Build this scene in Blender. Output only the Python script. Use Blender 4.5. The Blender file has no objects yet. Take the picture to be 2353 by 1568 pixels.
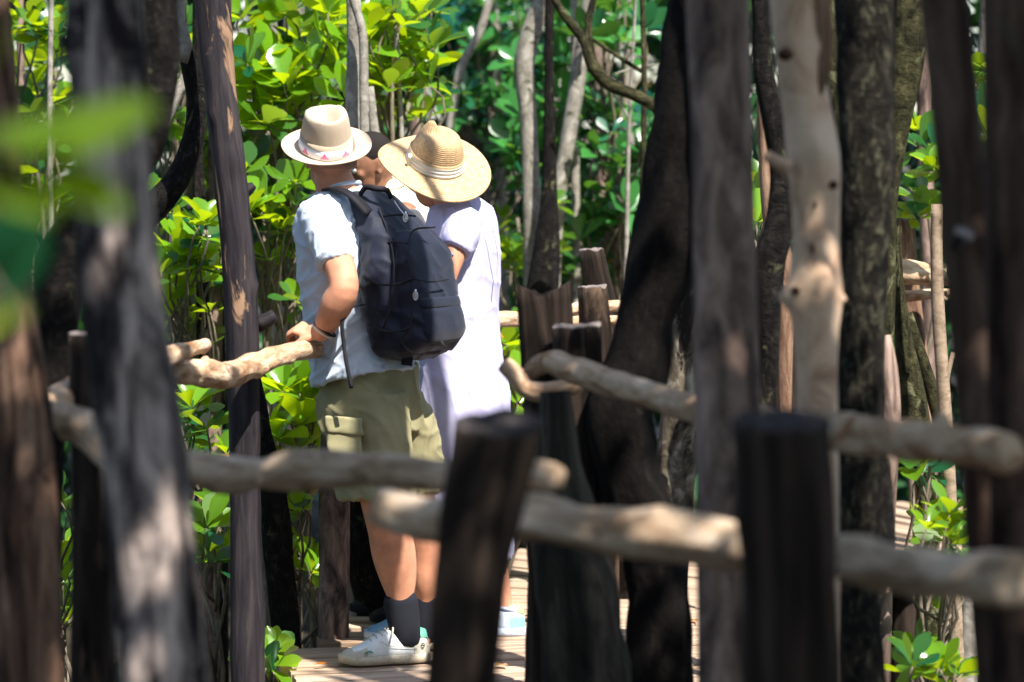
import bpy, math, random
import numpy as np
from mathutils import Vector, Matrix, noise

S = bpy.context.scene
COL = S.collection
PI = math.pi
# ------------------------------------------------------------------ camera
FX = 6536.0                                # focal length in units of a 2353 px wide view
CAMZ = 1.75
PITCH = math.atan((784 - 300) / FX)
cam_d = bpy.data.cameras.new('camera')
cam = bpy.data.objects.new('camera', cam_d)
COL.objects.link(cam)
cam.location = (0, 0, CAMZ)
cam.rotation_euler = (PI / 2 - PITCH, 0, 0)
cam_d.sensor_width = 36
cam_d.lens = FX * 36 / 2353
cam_d.clip_start = 0.1
cam_d.clip_end = 500
cam_d.dof.use_dof = True
cam_d.dof.focus_distance = 9.5
cam_d.dof.aperture_fstop = 2.1
cam_d.dof.aperture_blades = 9
S.camera = cam
# ------------------------------------------------------------------ light
SUN = Vector((0.32, -0.46, 0.83)).normalized()
W = bpy.data.worlds.new('World'); S.world = W
W.use_nodes = True
wn = W.node_tree.nodes; wl = W.node_tree.links
bg = wn['Background']
sky = wn.new('ShaderNodeTexSky'); sky.sky_type = 'NISHITA'; sky.sun_disc = False
sky.sun_elevation = math.asin(SUN.z)
sky.sun_rotation = math.atan2(SUN.x, SUN.y)
wl.new(sky.outputs[0], bg.inputs[0]); bg.inputs[1].default_value = 0.125
sun_d = bpy.data.lights.new('sun', 'SUN'); sun = bpy.data.objects.new('sun', sun_d); COL.objects.link(sun)
sun_d.energy = 5.0; sun_d.angle = math.radians(0.5); sun_d.color = (1, .95, .86)
sun.rotation_euler = SUN.to_track_quat('Z', 'Y').to_euler()
S.view_settings.view_transform = 'Standard'; S.view_settings.look = 'None'
S.view_settings.exposure = 1.25; S.view_settings.gamma = 1
S.cycles.max_bounces = 8; S.cycles.transparent_max_bounces = 8
S.cycles.diffuse_bounces = 4; S.cycles.transmission_bounces = 6
S.cycles.sample_clamp_indirect = 6
# ------------------------------------------------------------------ helpers
cp, sp = math.cos(PITCH), math.sin(PITCH)
FWD = Vector((0, cp, -sp)); UP = Vector((0, sp, cp))
def P(u, v, d):
    """a point seen in direction (u, v) of the 2353 x 1568 view, d metres along the view axis"""
    return Vector((0, 0, CAMZ)) + d * (FWD + Vector(((u - 1176.5) / FX, 0, 0)) + UP * ((784 - v) / FX))
GROUND = -1.0

def link(name, me, mat, parent=None):
    o = bpy.data.objects.new(name, me); COL.objects.link(o)
    if mat is not None:
        me.materials.clear(); me.materials.append(mat)
    if parent is not None:
        o.parent = parent
        o.matrix_parent_inverse = parent.matrix_basis.inverted()
    return o
def tag(o, label=None, cat=None, group=None, kind=None):
    if label: o['label'] = label
    if cat: o['category'] = cat
    if group: o['group'] = group
    if kind: o['kind'] = kind
    return o
def thing(name, label, cat, loc, group=None):
    o = bpy.data.objects.new(name, None); COL.objects.link(o); o.location = loc
    o.empty_display_size = .1
    return tag(o, label, cat, group)

def mesh(name, V, F, smooth=True, tc=None, shade=None):
    me = bpy.data.meshes.new(name)
    me.from_pydata([tuple(v) for v in V] if not isinstance(V, np.ndarray) else V.tolist(), [], F if isinstance(F, list) else F.tolist())
    if smooth: me.polygons.foreach_set('use_smooth', [True] * len(me.polygons))
    if tc is not None:
        a = me.attributes.new('tc', 'FLOAT_VECTOR', 'POINT'); a.data.foreach_set('vector', np.asarray(tc, dtype=np.float32).ravel())
    if shade is not None:
        a = me.attributes.new('shade', 'FLOAT', 'POINT'); a.data.foreach_set('value', np.asarray(shade, dtype=np.float32).ravel())
    me.update()
    return me

def spline(pts, step):
    """pts: list of equal-length tuples (x, y, z, r, ...), smooth cubic resampling with chord-length tangents"""
    A = np.array(pts, float); n = len(A)
    h = np.maximum(np.linalg.norm(np.diff(A[:, :3], axis=0), axis=1), 1e-6); dl = np.diff(A, axis=0) / h[:, None]
    T = np.empty_like(A); T[0] = dl[0]; T[-1] = dl[-1]
    for i in range(1, n - 1): T[i] = (dl[i - 1] * h[i] + dl[i] * h[i - 1]) / (h[i] + h[i - 1])
    out = []
    for i in range(n - 1):
        k = max(2, int(h[i] / step))
        for j in range(k):
            t = j / k; t2, t3 = t * t, t * t * t
            out.append(A[i] * (2 * t3 - 3 * t2 + 1) + T[i] * h[i] * (t3 - 2 * t2 + t) + A[i + 1] * (3 * t2 - 2 * t3) + T[i + 1] * h[i] * (t3 - t2))
    out.append(A[-1])
    return np.array(out)

class MB:
    def __init__(s): s.V = []; s.F = []; s.T = []
    def add(s, V, F, T=None):
        b = len(s.V)
        s.V += [tuple(v) for v in V]; s.F += [tuple(i + b for i in f) for f in F]
        s.T += [tuple(t) for t in (T if T is not None else V)]
    def tube(s, pts, step=.04, seg=20, rough=0, freq=6, seed=0, knots=(), cap='flat', raw=False, squash=1, lump=0):
        A = np.array(pts, float) if raw else spline(pts, step)
        C = A[:, :3]; R = np.maximum(A[:, 3], .0008); n = len(C)
        if cap == 'round':
            r0, r1 = R[0], R[-1]
            t0 = (C[0] - C[1]) / (np.linalg.norm(C[0] - C[1]) + 1e-9); t1 = (C[-1] - C[-2]) / (np.linalg.norm(C[-1] - C[-2]) + 1e-9)
            a = [(.97, .25), (.8, .6), (.5, .866)]
            C = np.vstack([[C[0] + t0 * r0 * q for q, w in a], C, [C[-1] + t1 * r1 * q for q, w in a[::-1]]])
            R = np.concatenate([[r0 * w for q, w in a], R, [r1 * w for q, w in a[::-1]]]); n = len(C)
        T = np.gradient(C, axis=0); T /= np.linalg.norm(T, axis=1)[:, None] + 1e-9
        L = np.concatenate([[0], np.cumsum(np.linalg.norm(np.diff(C, axis=0), axis=1))])
        ref = np.array([0, -1, 0.]) if abs(T[n // 2][1]) < .8 else np.array([1., 0, 0])
        V = []; TC = []; rm = float(R.mean())
        th = np.arange(seg) * 2 * PI / seg
        for i in range(n):
            e1 = ref - T[i] * ref.dot(T[i]); e1 /= np.linalg.norm(e1); e2 = np.cross(T[i], e1)
            for a in th:
                ca, sa = math.cos(a), math.sin(a); f = 1
                if rough or lump:
                    w = noise.noise(Vector((ca * 1.6 + seed * 7.3, sa * 1.6, L[i] * freq * .5))) * .65
                    w2 = noise.noise(Vector((ca * 5 + seed, sa * 5, L[i] * freq * .8 + 9))) * .35
                    f += rough * (w + w2)
                    if lump: f += lump * noise.noise(Vector((ca * .9 + seed, sa * .9 + 4, L[i] * 9)))
                for (kl, ka, kh, kw) in knots:
                    da = (a - ka + PI) % (2 * PI) - PI
                    f += kh * math.exp(-((L[i] - kl) ** 2 + (da * R[i]) ** 2) / (kw * kw))
                r = R[i] * f
                V.append(C[i] + e1 * ca * r + e2 * sa * r * squash)
                TC.append((ca * rm, sa * rm, L[i] + seed * 3.1))
        F = [(i * seg + j, i * seg + (j + 1) % seg, (i + 1) * seg + (j + 1) % seg, (i + 1) * seg + j) for i in range(n - 1) for j in range(seg)]
        for i in (0, n - 1):
            c = len(V); V.append(C[i]); TC.append((0, 0, L[i] + seed * 3.1))
            for j in range(seg):
                q = (i * seg + j, i * seg + (j + 1) % seg, c)
                F.append(q[::-1] if i == 0 else q)
        s.add(V, F, TC); return s
    def ell(s, c, r, M=None, seg=20, rings=12):
        V = []; F = []
        for i in range(rings + 1):
            p = PI * i / rings
            for j in range(seg):
                a = 2 * PI * j / seg
                q = Vector((r[0] * math.sin(p) * math.cos(a), r[1] * math.sin(p) * math.sin(a), r[2] * math.cos(p)))
                if M is not None: q = M @ q
                V.append(Vector(c) + q)
        for i in range(rings):
            for j in range(seg):
                F.append((i * seg + j, (i + 1) * seg + j, (i + 1) * seg + (j + 1) % seg, i * seg + (j + 1) % seg))
        s.add(V, F); return s
    def loft(s, rings, closed=True, TC=None):
        """rings: list of equal-length point lists, capped at both ends"""
        m = len(rings[0]); V = [p for r in rings for p in r]; n = len(rings)
        F = [(i * m + j, i * m + (j + 1) % m, (i + 1) * m + (j + 1) % m, (i + 1) * m + j) for i in range(n - 1) for j in range(m if closed else m - 1)]
        if closed:
            for i in (0, n - 1):
                c = len(V); V.append(sum((Vector(p) for p in rings[i]), Vector()) / m)
                if TC is not None: TC = list(TC) + [TC[i * m]]
                for j in range(m):
                    q = (i * m + j, i * m + (j + 1) % m, c)
                    F.append(q[::-1] if i == 0 else q)
        s.add(V, F, TC); return s
    def box(s, c, X, Y, Z, TC=None):
        c = Vector(c); X, Y, Z = Vector(X), Vector(Y), Vector(Z)
        V = [c + X * a + Y * b + Z * e for e in (-1, 1) for b in (-1, 1) for a in (-1, 1)]
        F = [(0, 2, 3, 1), (4, 5, 7, 6), (0, 1, 5, 4), (2, 6, 7, 3), (0, 4, 6, 2), (1, 3, 7, 5)]
        s.add(V, F); return s
    def build(s, name, mat, parent=None, smooth=True):
        return link(name, mesh(name, s.V, s.F, smooth, s.T), mat, parent)
    def blob(s, name, mat, parent=None, voxel=.008, smooth=3, fn=None):
        """merge all pieces into one continuous surface"""
        me = mesh('tmp', s.V, s.F); o = bpy.data.objects.new('tmp', me); COL.objects.link(o)
        m = o.modifiers.new('r', 'REMESH'); m.mode = 'VOXEL'; m.voxel_size = voxel
        m = o.modifiers.new('s', 'SMOOTH'); m.iterations = smooth; m.factor = .5
        ev = o.evaluated_get(bpy.context.evaluated_depsgraph_get())
        nm = bpy.data.meshes.new_from_object(ev); nm.name = name
        bpy.data.objects.remove(o); bpy.data.meshes.remove(me)
        n = len(nm.vertices)
        co = np.empty(n * 3); nm.vertices.foreach_get('co', co); co = co.reshape(-1, 3)
        if fn:
            nr = [v.normal.copy() for v in nm.vertices]
            co = np.array([Vector(c) + nr[i] * fn(Vector(c), nr[i]) for i, c in enumerate(co)])
            nm.vertices.foreach_set('co', co.ravel())
        a = nm.attributes.new('tc', 'FLOAT_VECTOR', 'POINT'); a.data.foreach_set('vector', co.astype(np.float32).ravel())
        nm.polygons.foreach_set('use_smooth', [True] * len(nm.polygons)); nm.update()
        return link(name, nm, mat, parent)

# ------------------------------------------------------------------ materials
def nodes(name):
    m = bpy.data.materials.new(name); m.use_nodes = True
    nt = m.node_tree
    return m, nt, nt.nodes['Principled BSDF'], nt.nodes, nt.links
def ramp(N, stops):
    r = N.new('ShaderNodeValToRGB'); e = r.color_ramp.elements
    e[0].position, e[0].color = stops[0][0], (*stops[0][1], 1)
    e[1].position, e[1].color = stops[-1][0], (*stops[-1][1], 1)
    for p, c in stops[1:-1]:
        q = e.new(p); q.color = (*c, 1)
    return r
def coords(N, Lk, scale, attr='tc'):
    a = N.new('ShaderNodeAttribute'); a.attribute_name = attr
    mp = N.new('ShaderNodeMapping'); mp.inputs['Scale'].default_value = scale
    Lk.new(a.outputs['Vector'], mp.inputs[0]); return mp
def noise_tex(N, Lk, mp, scale, detail=5, rough=.6, dist=0):
    n = N.new('ShaderNodeTexNoise'); n.inputs['Scale'].default_value = scale; n.inputs['Detail'].default_value = detail
    n.inputs['Roughness'].default_value = rough; n.inputs['Distortion'].default_value = dist
    Lk.new(mp.outputs[0], n.inputs['Vector']); return n
def wood(name, stops, patch=None, patch_lim=(.55, .62), patch_scale=9, grain=28, stretch=.12, bump=.6, rough=.85, bdist=.01, patch_stretch=.5, spec=.1):
    m, nt, B, N, Lk = nodes(name)
    mp = coords(N, Lk, (1, 1, stretch)); n1 = noise_tex(N, Lk, mp, grain, 7, .65, .6)
    r = ramp(N, stops); Lk.new(n1.outputs[0], r.inputs[0]); out = r.outputs[0]
    if patch:
        mp2 = coords(N, Lk, (1, 1, patch_stretch)); n2 = noise_tex(N, Lk, mp2, patch_scale, 5, .65, .8)
        r2 = ramp(N, [(patch_lim[0], (0, 0, 0)), (patch_lim[1], (1, 1, 1))]); Lk.new(n2.outputs[0], r2.inputs[0])
        mx = N.new('ShaderNodeMix'); mx.data_type = 'RGBA'
        Lk.new(r2.outputs[0], mx.inputs[0]); Lk.new(out, mx.inputs[6]); mx.inputs[7].default_value = (*patch, 1); out = mx.outputs[2]
    Lk.new(out, B.inputs['Base Color']); B.inputs['Roughness'].default_value = rough
    B.inputs['Specular IOR Level'].default_value = spec
    mp3 = coords(N, Lk, (1, 1, stretch * 2)); n3 = noise_tex(N, Lk, mp3, grain * 1.6, 8, .7)
    bp = N.new('ShaderNodeBump'); bp.inputs['Strength'].default_value = bump; bp.inputs['Distance'].default_value = bdist
    Lk.new(n3.outputs[0], bp.inputs['Height']); Lk.new(bp.outputs[0], B.inputs['Normal'])
    return m
def cloth(name, col, var=.06, weave=900, bump=.15, rough=.9, sheen=0, fold=0):
    m, nt, B, N, Lk = nodes(name)
    mp = coords(N, Lk, (1, 1, 1)); n1 = noise_tex(N, Lk, mp, 14, 4)
    c2 = tuple(max(0, c * (1 - var)) for c in col); c3 = tuple(min(1, c * (1 + var)) for c in col)
    r = ramp(N, [(.3, c2), (.7, c3)]); Lk.new(n1.outputs[0], r.inputs[0]); Lk.new(r.outputs[0], B.inputs['Base Color'])
    B.inputs['Roughness'].default_value = rough; B.inputs['Specular IOR Level'].default_value = .25
    B.inputs['Sheen Weight'].default_value = sheen
    n2 = noise_tex(N, Lk, mp, weave, 2)
    bp = N.new('ShaderNodeBump'); bp.inputs['Strength'].default_value = bump; bp.inputs['Distance'].default_value = .002
    Lk.new(n2.outputs[0], bp.inputs['Height']); Lk.new(bp.outputs[0], B.inputs['Normal'])
    return m
def plain(name, col, rough=.6, metal=0, spec=.4):
    m, nt, B, N, Lk = nodes(name)
    mp = coords(N, Lk, (1, 1, 1)); n1 = noise_tex(N, Lk, mp, 60, 3)
    r = ramp(N, [(.3, tuple(c * .9 for c in col)), (.7, tuple(min(1, c * 1.08) for c in col))]); Lk.new(n1.outputs[0], r.inputs[0]); Lk.new(r.outputs[0], B.inputs['Base Color'])
    B.inputs['Roughness'].default_value = rough; B.inputs['Metallic'].default_value = metal; B.inputs['Specular IOR Level'].default_value = spec
    return m
def leafmat(name, top, mid, back, trans=.45, rough=.3):
    m, nt, B, N, Lk = nodes(name)
    a = N.new('ShaderNodeAttribute'); a.attribute_name = 'shade'
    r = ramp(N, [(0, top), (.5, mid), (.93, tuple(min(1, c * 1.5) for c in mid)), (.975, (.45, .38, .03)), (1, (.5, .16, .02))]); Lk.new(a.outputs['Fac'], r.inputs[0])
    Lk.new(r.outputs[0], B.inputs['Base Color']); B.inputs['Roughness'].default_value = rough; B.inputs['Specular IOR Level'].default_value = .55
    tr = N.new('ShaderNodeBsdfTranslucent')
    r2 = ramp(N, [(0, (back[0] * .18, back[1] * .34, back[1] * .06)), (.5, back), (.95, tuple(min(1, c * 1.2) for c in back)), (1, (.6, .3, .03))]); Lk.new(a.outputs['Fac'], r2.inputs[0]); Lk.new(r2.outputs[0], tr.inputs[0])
    mx = N.new('ShaderNodeMixShader'); mx.inputs[0].default_value = trans
    Lk.new(B.outputs[0], mx.inputs[1]); Lk.new(tr.outputs[0], mx.inputs[2])
    Lk.new(mx.outputs[0], N['Material Output'].inputs[0])
    return m

M = {}
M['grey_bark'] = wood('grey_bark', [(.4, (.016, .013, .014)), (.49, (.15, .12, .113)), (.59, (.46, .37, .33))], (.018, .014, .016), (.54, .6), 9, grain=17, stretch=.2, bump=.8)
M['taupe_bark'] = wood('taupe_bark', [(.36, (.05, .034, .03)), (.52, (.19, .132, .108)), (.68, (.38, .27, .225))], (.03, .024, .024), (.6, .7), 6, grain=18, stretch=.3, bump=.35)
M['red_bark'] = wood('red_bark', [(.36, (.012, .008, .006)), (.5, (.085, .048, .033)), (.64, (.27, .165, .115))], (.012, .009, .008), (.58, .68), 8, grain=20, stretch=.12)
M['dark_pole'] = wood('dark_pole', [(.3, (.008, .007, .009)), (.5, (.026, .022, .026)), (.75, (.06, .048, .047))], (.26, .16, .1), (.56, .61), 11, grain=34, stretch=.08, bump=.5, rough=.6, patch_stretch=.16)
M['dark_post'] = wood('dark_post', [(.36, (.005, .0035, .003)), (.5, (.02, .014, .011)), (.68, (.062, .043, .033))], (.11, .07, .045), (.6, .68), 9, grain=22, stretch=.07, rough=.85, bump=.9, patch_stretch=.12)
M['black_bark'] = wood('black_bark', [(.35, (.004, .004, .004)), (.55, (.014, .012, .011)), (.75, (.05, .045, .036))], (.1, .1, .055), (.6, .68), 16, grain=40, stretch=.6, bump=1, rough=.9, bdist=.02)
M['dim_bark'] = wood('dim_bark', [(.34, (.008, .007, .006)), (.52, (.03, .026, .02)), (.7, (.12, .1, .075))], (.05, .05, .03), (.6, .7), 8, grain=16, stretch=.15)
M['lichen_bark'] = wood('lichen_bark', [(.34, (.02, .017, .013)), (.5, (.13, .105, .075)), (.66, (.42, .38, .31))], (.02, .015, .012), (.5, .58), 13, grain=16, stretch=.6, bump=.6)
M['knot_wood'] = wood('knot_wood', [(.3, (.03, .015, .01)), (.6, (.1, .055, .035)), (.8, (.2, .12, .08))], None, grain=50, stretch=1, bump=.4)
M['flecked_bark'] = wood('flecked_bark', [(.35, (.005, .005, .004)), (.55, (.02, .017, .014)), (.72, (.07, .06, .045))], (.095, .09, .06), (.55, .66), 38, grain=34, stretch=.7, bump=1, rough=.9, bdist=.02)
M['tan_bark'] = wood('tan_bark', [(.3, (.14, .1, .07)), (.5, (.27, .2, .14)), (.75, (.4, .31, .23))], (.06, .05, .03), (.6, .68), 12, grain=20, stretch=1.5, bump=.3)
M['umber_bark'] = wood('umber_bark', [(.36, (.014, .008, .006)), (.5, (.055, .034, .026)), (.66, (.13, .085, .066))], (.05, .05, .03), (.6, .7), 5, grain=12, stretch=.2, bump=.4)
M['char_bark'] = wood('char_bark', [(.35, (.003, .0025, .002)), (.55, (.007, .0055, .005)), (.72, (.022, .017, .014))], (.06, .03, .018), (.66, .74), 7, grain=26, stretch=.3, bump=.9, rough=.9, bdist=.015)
M['moss_bark'] = wood('moss_bark', [(.35, (.01, .01, .006)), (.55, (.045, .042, .02)), (.75, (.11, .1, .05))], (.16, .16, .09), (.58, .66), 14, grain=40, stretch=.5, bump=.9, rough=.95, bdist=.02)
M['pale_bark'] = wood('pale_bark', [(.3, (.36, .22, .15)), (.5, (.64, .45, .32)), (.75, (.78, .6, .46))], (.13, .07, .045), (.66, .76), 7, grain=10, stretch=.8, bump=.25, patch_stretch=1.4)
M['grey_lichen'] = wood('grey_lichen', [(.3, (.1, .09, .075)), (.5, (.22, .2, .17)), (.75, (.42, .39, .35))], (.05, .055, .03), (.58, .66), 18, grain=20, stretch=.8, bump=.4)
M['brown_bark'] = wood('brown_bark', [(.3, (.05, .028, .02)), (.5, (.2, .115, .075)), (.75, (.4, .27, .19))], (.08, .05, .035), (.6, .68), 14, grain=36, stretch=.14, bump=.8)
M['rail_wood'] = wood('rail_wood', [(.32, (.27, .145, .08)), (.48, (.58, .38, .24)), (.66, (.78, .6, .44))], (.3, .13, .05), (.55, .66), 13, grain=26, stretch=.3, bump=1, bdist=.02, patch_stretch=.7)
M['rail_grey'] = wood('rail_grey', [(.32, (.24, .145, .09)), (.48, (.56, .4, .275)), (.66, (.76, .61, .48))], (.2, .11, .05), (.6, .7), 10, grain=22, stretch=.3, bump=1, bdist=.02)
M['end_grain'] = wood('end_grain', [(.3, (.1, .08, .075)), (.6, (.24, .2, .19)), (.8, (.38, .33, .32))], None, grain=60, stretch=1, bump=.3)
M['dark_end'] = wood('dark_end', [(.3, (.012, .01, .01)), (.55, (.05, .042, .042)), (.75, (.14, .12, .12))], None, grain=70, stretch=1, bump=.8)
M['plank'] = wood('plank', [(.25, (.12, .075, .05)), (.5, (.38, .275, .2)), (.75, (.56, .44, .35))], (.22, .15, .1), (.55, .7), 3, grain=30, stretch=.06, bump=.4, rough=.8, patch_stretch=.3)
M['twig'] = wood('twig', [(.3, (.07, .055, .04)), (.6, (.2, .165, .125)), (.8, (.34, .29, .23))], None, grain=60, stretch=.3, bump=.2)
M['leaf'] = leafmat('leaf', (.008, .085, .035), (.085, .2, .01), (.5, .64, .006), .44, .22)
M['near_leaf'] = leafmat('near_leaf', (.03, .1, .01), (.1, .19, .0), (.5, .62, .0), .6, .8)
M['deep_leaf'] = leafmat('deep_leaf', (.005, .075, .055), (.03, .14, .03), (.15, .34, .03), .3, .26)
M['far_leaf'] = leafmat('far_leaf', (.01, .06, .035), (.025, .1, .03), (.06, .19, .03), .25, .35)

# ------------------------------------------------------------------ setting
def ground():
    n = 90; xs = np.concatenate([-np.geomspace(160, 8, 25), np.linspace(-7.6, 7.6, 60), np.geomspace(8, 160, 25)])
    ys = np.concatenate([[-160, -80, -40, -20, -10], np.linspace(-5, 40, 120), np.geomspace(42, 160, 15)])
    V = [(x, y, GROUND + .09 * noise.noise(Vector((x * .7, y * .7, 0))) + .05 * noise.noise(Vector((x * 3, y * 3, 1)))) for y in ys for x in xs]
    w = len(xs)
    F = [(j * w + i, j * w + i + 1, (j + 1) * w + i + 1, (j + 1) * w + i) for j in range(len(ys) - 1) for i in range(w - 1)]
    m = wood('mud', [(.3, (.008, .007, .006)), (.5, (.025, .02, .015)), (.72, (.07, .055, .04))], (.09, .055, .025), (.64, .7), 7, grain=6, stretch=1, bump=.8, rough=.7, bdist=.05)
    tag(link('mud_ground', mesh('mud_ground', V, F, True, V), m), 'dark mud of the mangrove floor under the trees', kind='structure')
ground()

def boardwalk():
    rng = random.Random(4)
    ctr = spline([(-.05, 8.0, 0, 0), (-.02, 9.2, 0, 0), (.12, 10.2, 0, 0), (.42, 11.0, 0, 0), (1.05, 11.85, 0, 0), (1.9, 12.5, 0, 0), (3.0, 12.9, 0, 0), (5, 13.1, 0, 0)], .02)[:, :2]
    L = np.concatenate([[0], np.cumsum(np.linalg.norm(np.diff(ctr, axis=0), axis=1))])
    mb = MB(); s = 0; k = 0
    while s < L[-1] - .2:
        w = rng.uniform(.1, .15); sc_ = s + w / 2
        p = np.array([np.interp(sc_, L, ctr[:, 0]), np.interp(sc_, L, ctr[:, 1])])
        q = np.array([np.interp(sc_ + .1, L, ctr[:, 0]), np.interp(sc_ + .1, L, ctr[:, 1])]); t = (q - p) / np.linalg.norm(q - p)
        sk = .3 * max(0, min(1, (3.2 - s) / 1.5))            # the first boards lie askew
        a = math.atan2(t[1], t[0]) + sk + rng.uniform(-.015, .015); t = np.array([math.cos(a), math.sin(a)]); l = np.array([-t[1], t[0]])
        hl = .76 + rng.uniform(-.05, .06); off = rng.uniform(-.03, .03)
        z = -.018 + rng.uniform(-.004, .004); tilt = rng.uniform(-.006, .006)
        n = 14; g = .5 * (w - rng.uniform(.024, .04)); rings = []; TC = []
        for i in range(n):
            x = -hl + 2 * hl * i / (n - 1)
            c = p + l * (x + off); wob = noise.noise(Vector((x * 2, k * 3.3, 0))) * .006; zz = z + tilt * x + .004 * noise.noise(Vector((x * 3, k * 1.7, 5)))
            pr = [(-g, -.016), (-g, .011), (-g + .005, .016), (g - .005, .016), (g, .011), (g, -.016)]
            rings.append([Vector((c[0] + t[0] * (e + wob), c[1] + t[1] * (e + wob), zz + h)) for e, h in pr])
            TC += [(e + k * .7, h, x + k * 1.3) for e, h in pr]
        mb.loft(rings, True, TC); s += w; k += 1
    dk = mb.build('boardwalk', M['plank'], None, False)
    tag(dk, 'weathered plank boardwalk winding through the mangrove', kind='structure')
    bm = MB()
    for o in (-.58, .58):
        pts = []
        for i in range(0, len(ctr), 12):
            t = ctr[min(i + 1, len(ctr) - 1)] - ctr[max(i - 1, 0)]; t /= np.linalg.norm(t)
            pts.append((ctr[i][0] - t[1] * o, ctr[i][1] + t[0] * o, -.11, .05))
        bm.tube(pts, .1, 10, .1)
        for i in range(0, len(pts), 6): bm.tube([(pts[i][0], pts[i][1], -.1, .05), (pts[i][0], pts[i][1], -1.2, .055)], .2, 10, .1)
    bm.build('bearer', M['dark_post'], dk)
boardwalk()

# ------------------------------------------------------------------ leaves
def leaf_template(nst=5):
    t = np.linspace(0, 1, nst + 1); w = .54 * np.sin(PI * t ** 1.75) ** .72; w[0] = .03; w[-1] = .1
    if nst <= 2: w = np.array([.04, .42, .02])[:nst + 1]
    V = []
    for i, a in enumerate(t):
        z = -.16 * a * a
        V += [(-w[i] * .5, a, z + w[i] * .16), (0, a, z), (w[i] * .5, a, z + w[i] * .16)]
    F = []
    for i in range(nst):
        for j in range(2):
            F.append((i * 3 + j, i * 3 + j + 1, (i + 1) * 3 + j + 1, (i + 1) * 3 + j))
    return np.array(V), np.array(F)
LT5 = leaf_template(6); LT2 = leaf_template(2)
LT2 = (LT2[0] * np.array([1.25, 1, 1]), LT2[1])
class Leaves:
    def __init__(s, seed): s.rng = np.random.default_rng(seed); s.items = []
    def leaf(s, p, dirv, nrm, size, shade): s.items.append((p, dirv, nrm, size, shade))
    def rosette(s, p, axis, size, n=7, shade=.5, spread=1.0):
        r = s.rng; ax = np.array(axis, float); ax /= np.linalg.norm(ax)
        ref = np.array([1., .3, 0]) if abs(ax[2]) > .6 else np.array([0, .2, 1.])
        e1 = np.cross(ax, ref); e1 /= np.linalg.norm(e1); e2 = np.cross(ax, e1); a0 = r.uniform(0, 6.28)
        for k in range(n):
            a = a0 + k * 2.4 + r.uniform(-.3, .3); el = (.15 + .95 * (k / n) + r.uniform(-.2, .2)) / spread
            o = e1 * math.cos(a) + e2 * math.sin(a)
            d = o * math.cos(el) + ax * math.sin(el); nr = ax * math.cos(el) - o * math.sin(el)
            s.leaf(np.array(p) + d * .012, d, nr + r.normal(0, .15, 3), size * r.uniform(.75, 1.15), min(.9, max(0, shade + r.normal(0, .17))) if r.random() > .006 else .99)
    def build(s, name, mat, parent=None, tmpl=LT5):
        me = s.mesh(name, tmpl); return link(name, me, mat, parent)
    def mesh(s, name, tmpl=LT5):
        V0, F0 = tmpl; n = len(s.items); k = len(V0)
        p = np.array([i[0] for i in s.items]); d = np.array([i[1] for i in s.items]); nr = np.array([i[2] for i in s.items]); sz = np.array([i[3] for i in s.items])
        d = d / np.linalg.norm(d, axis=1)[:, None]; x = np.cross(d, nr); x /= np.linalg.norm(x, axis=1)[:, None] + 1e-9; z = np.cross(x, d)
        wv = s.rng.uniform(.85, 1.2, n)[:, None, None]; cv = s.rng.uniform(-.6, 1.8, n)[:, None, None]
        V = p[:, None] + sz[:, None, None] * (V0[None, :, 0:1] * wv * x[:, None] + V0[None, :, 1:2] * d[:, None] + V0[None, :, 2:3] * cv * z[:, None])
        F = (np.arange(n) * k)[:, None, None] + F0[None]
        sh = np.repeat([i[4] for i in s.items], k)
        return mesh(name, V.reshape(-1, 3), F.reshape(-1, 4), True, None, sh)

def crown_mesh(name, n, R, H, size, seed):
    L = Leaves(seed); r = L.rng
    cl = [(r.normal(0, .55, 3) * np.array([R, R, H])) for _ in range(26)]
    for i in range(n // 6):
        c = cl[i % len(cl)]; q = c + r.normal(0, .22, 3) * np.array([R, R, H * 1.2])
        L.rosette(q, r.normal(0, .5, 3) + np.array([0, 0, 1]), size, 6, .4, 1)
    return L.mesh(name, LT2)
SHADE_CROWN = [crown_mesh('crown', 1350, 1.5, .8, .15, 11), crown_mesh('crown', 1350, 1.5, .9, .15, 12)]  # leaf masses above the view, added to shade and dapple what lies below

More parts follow.
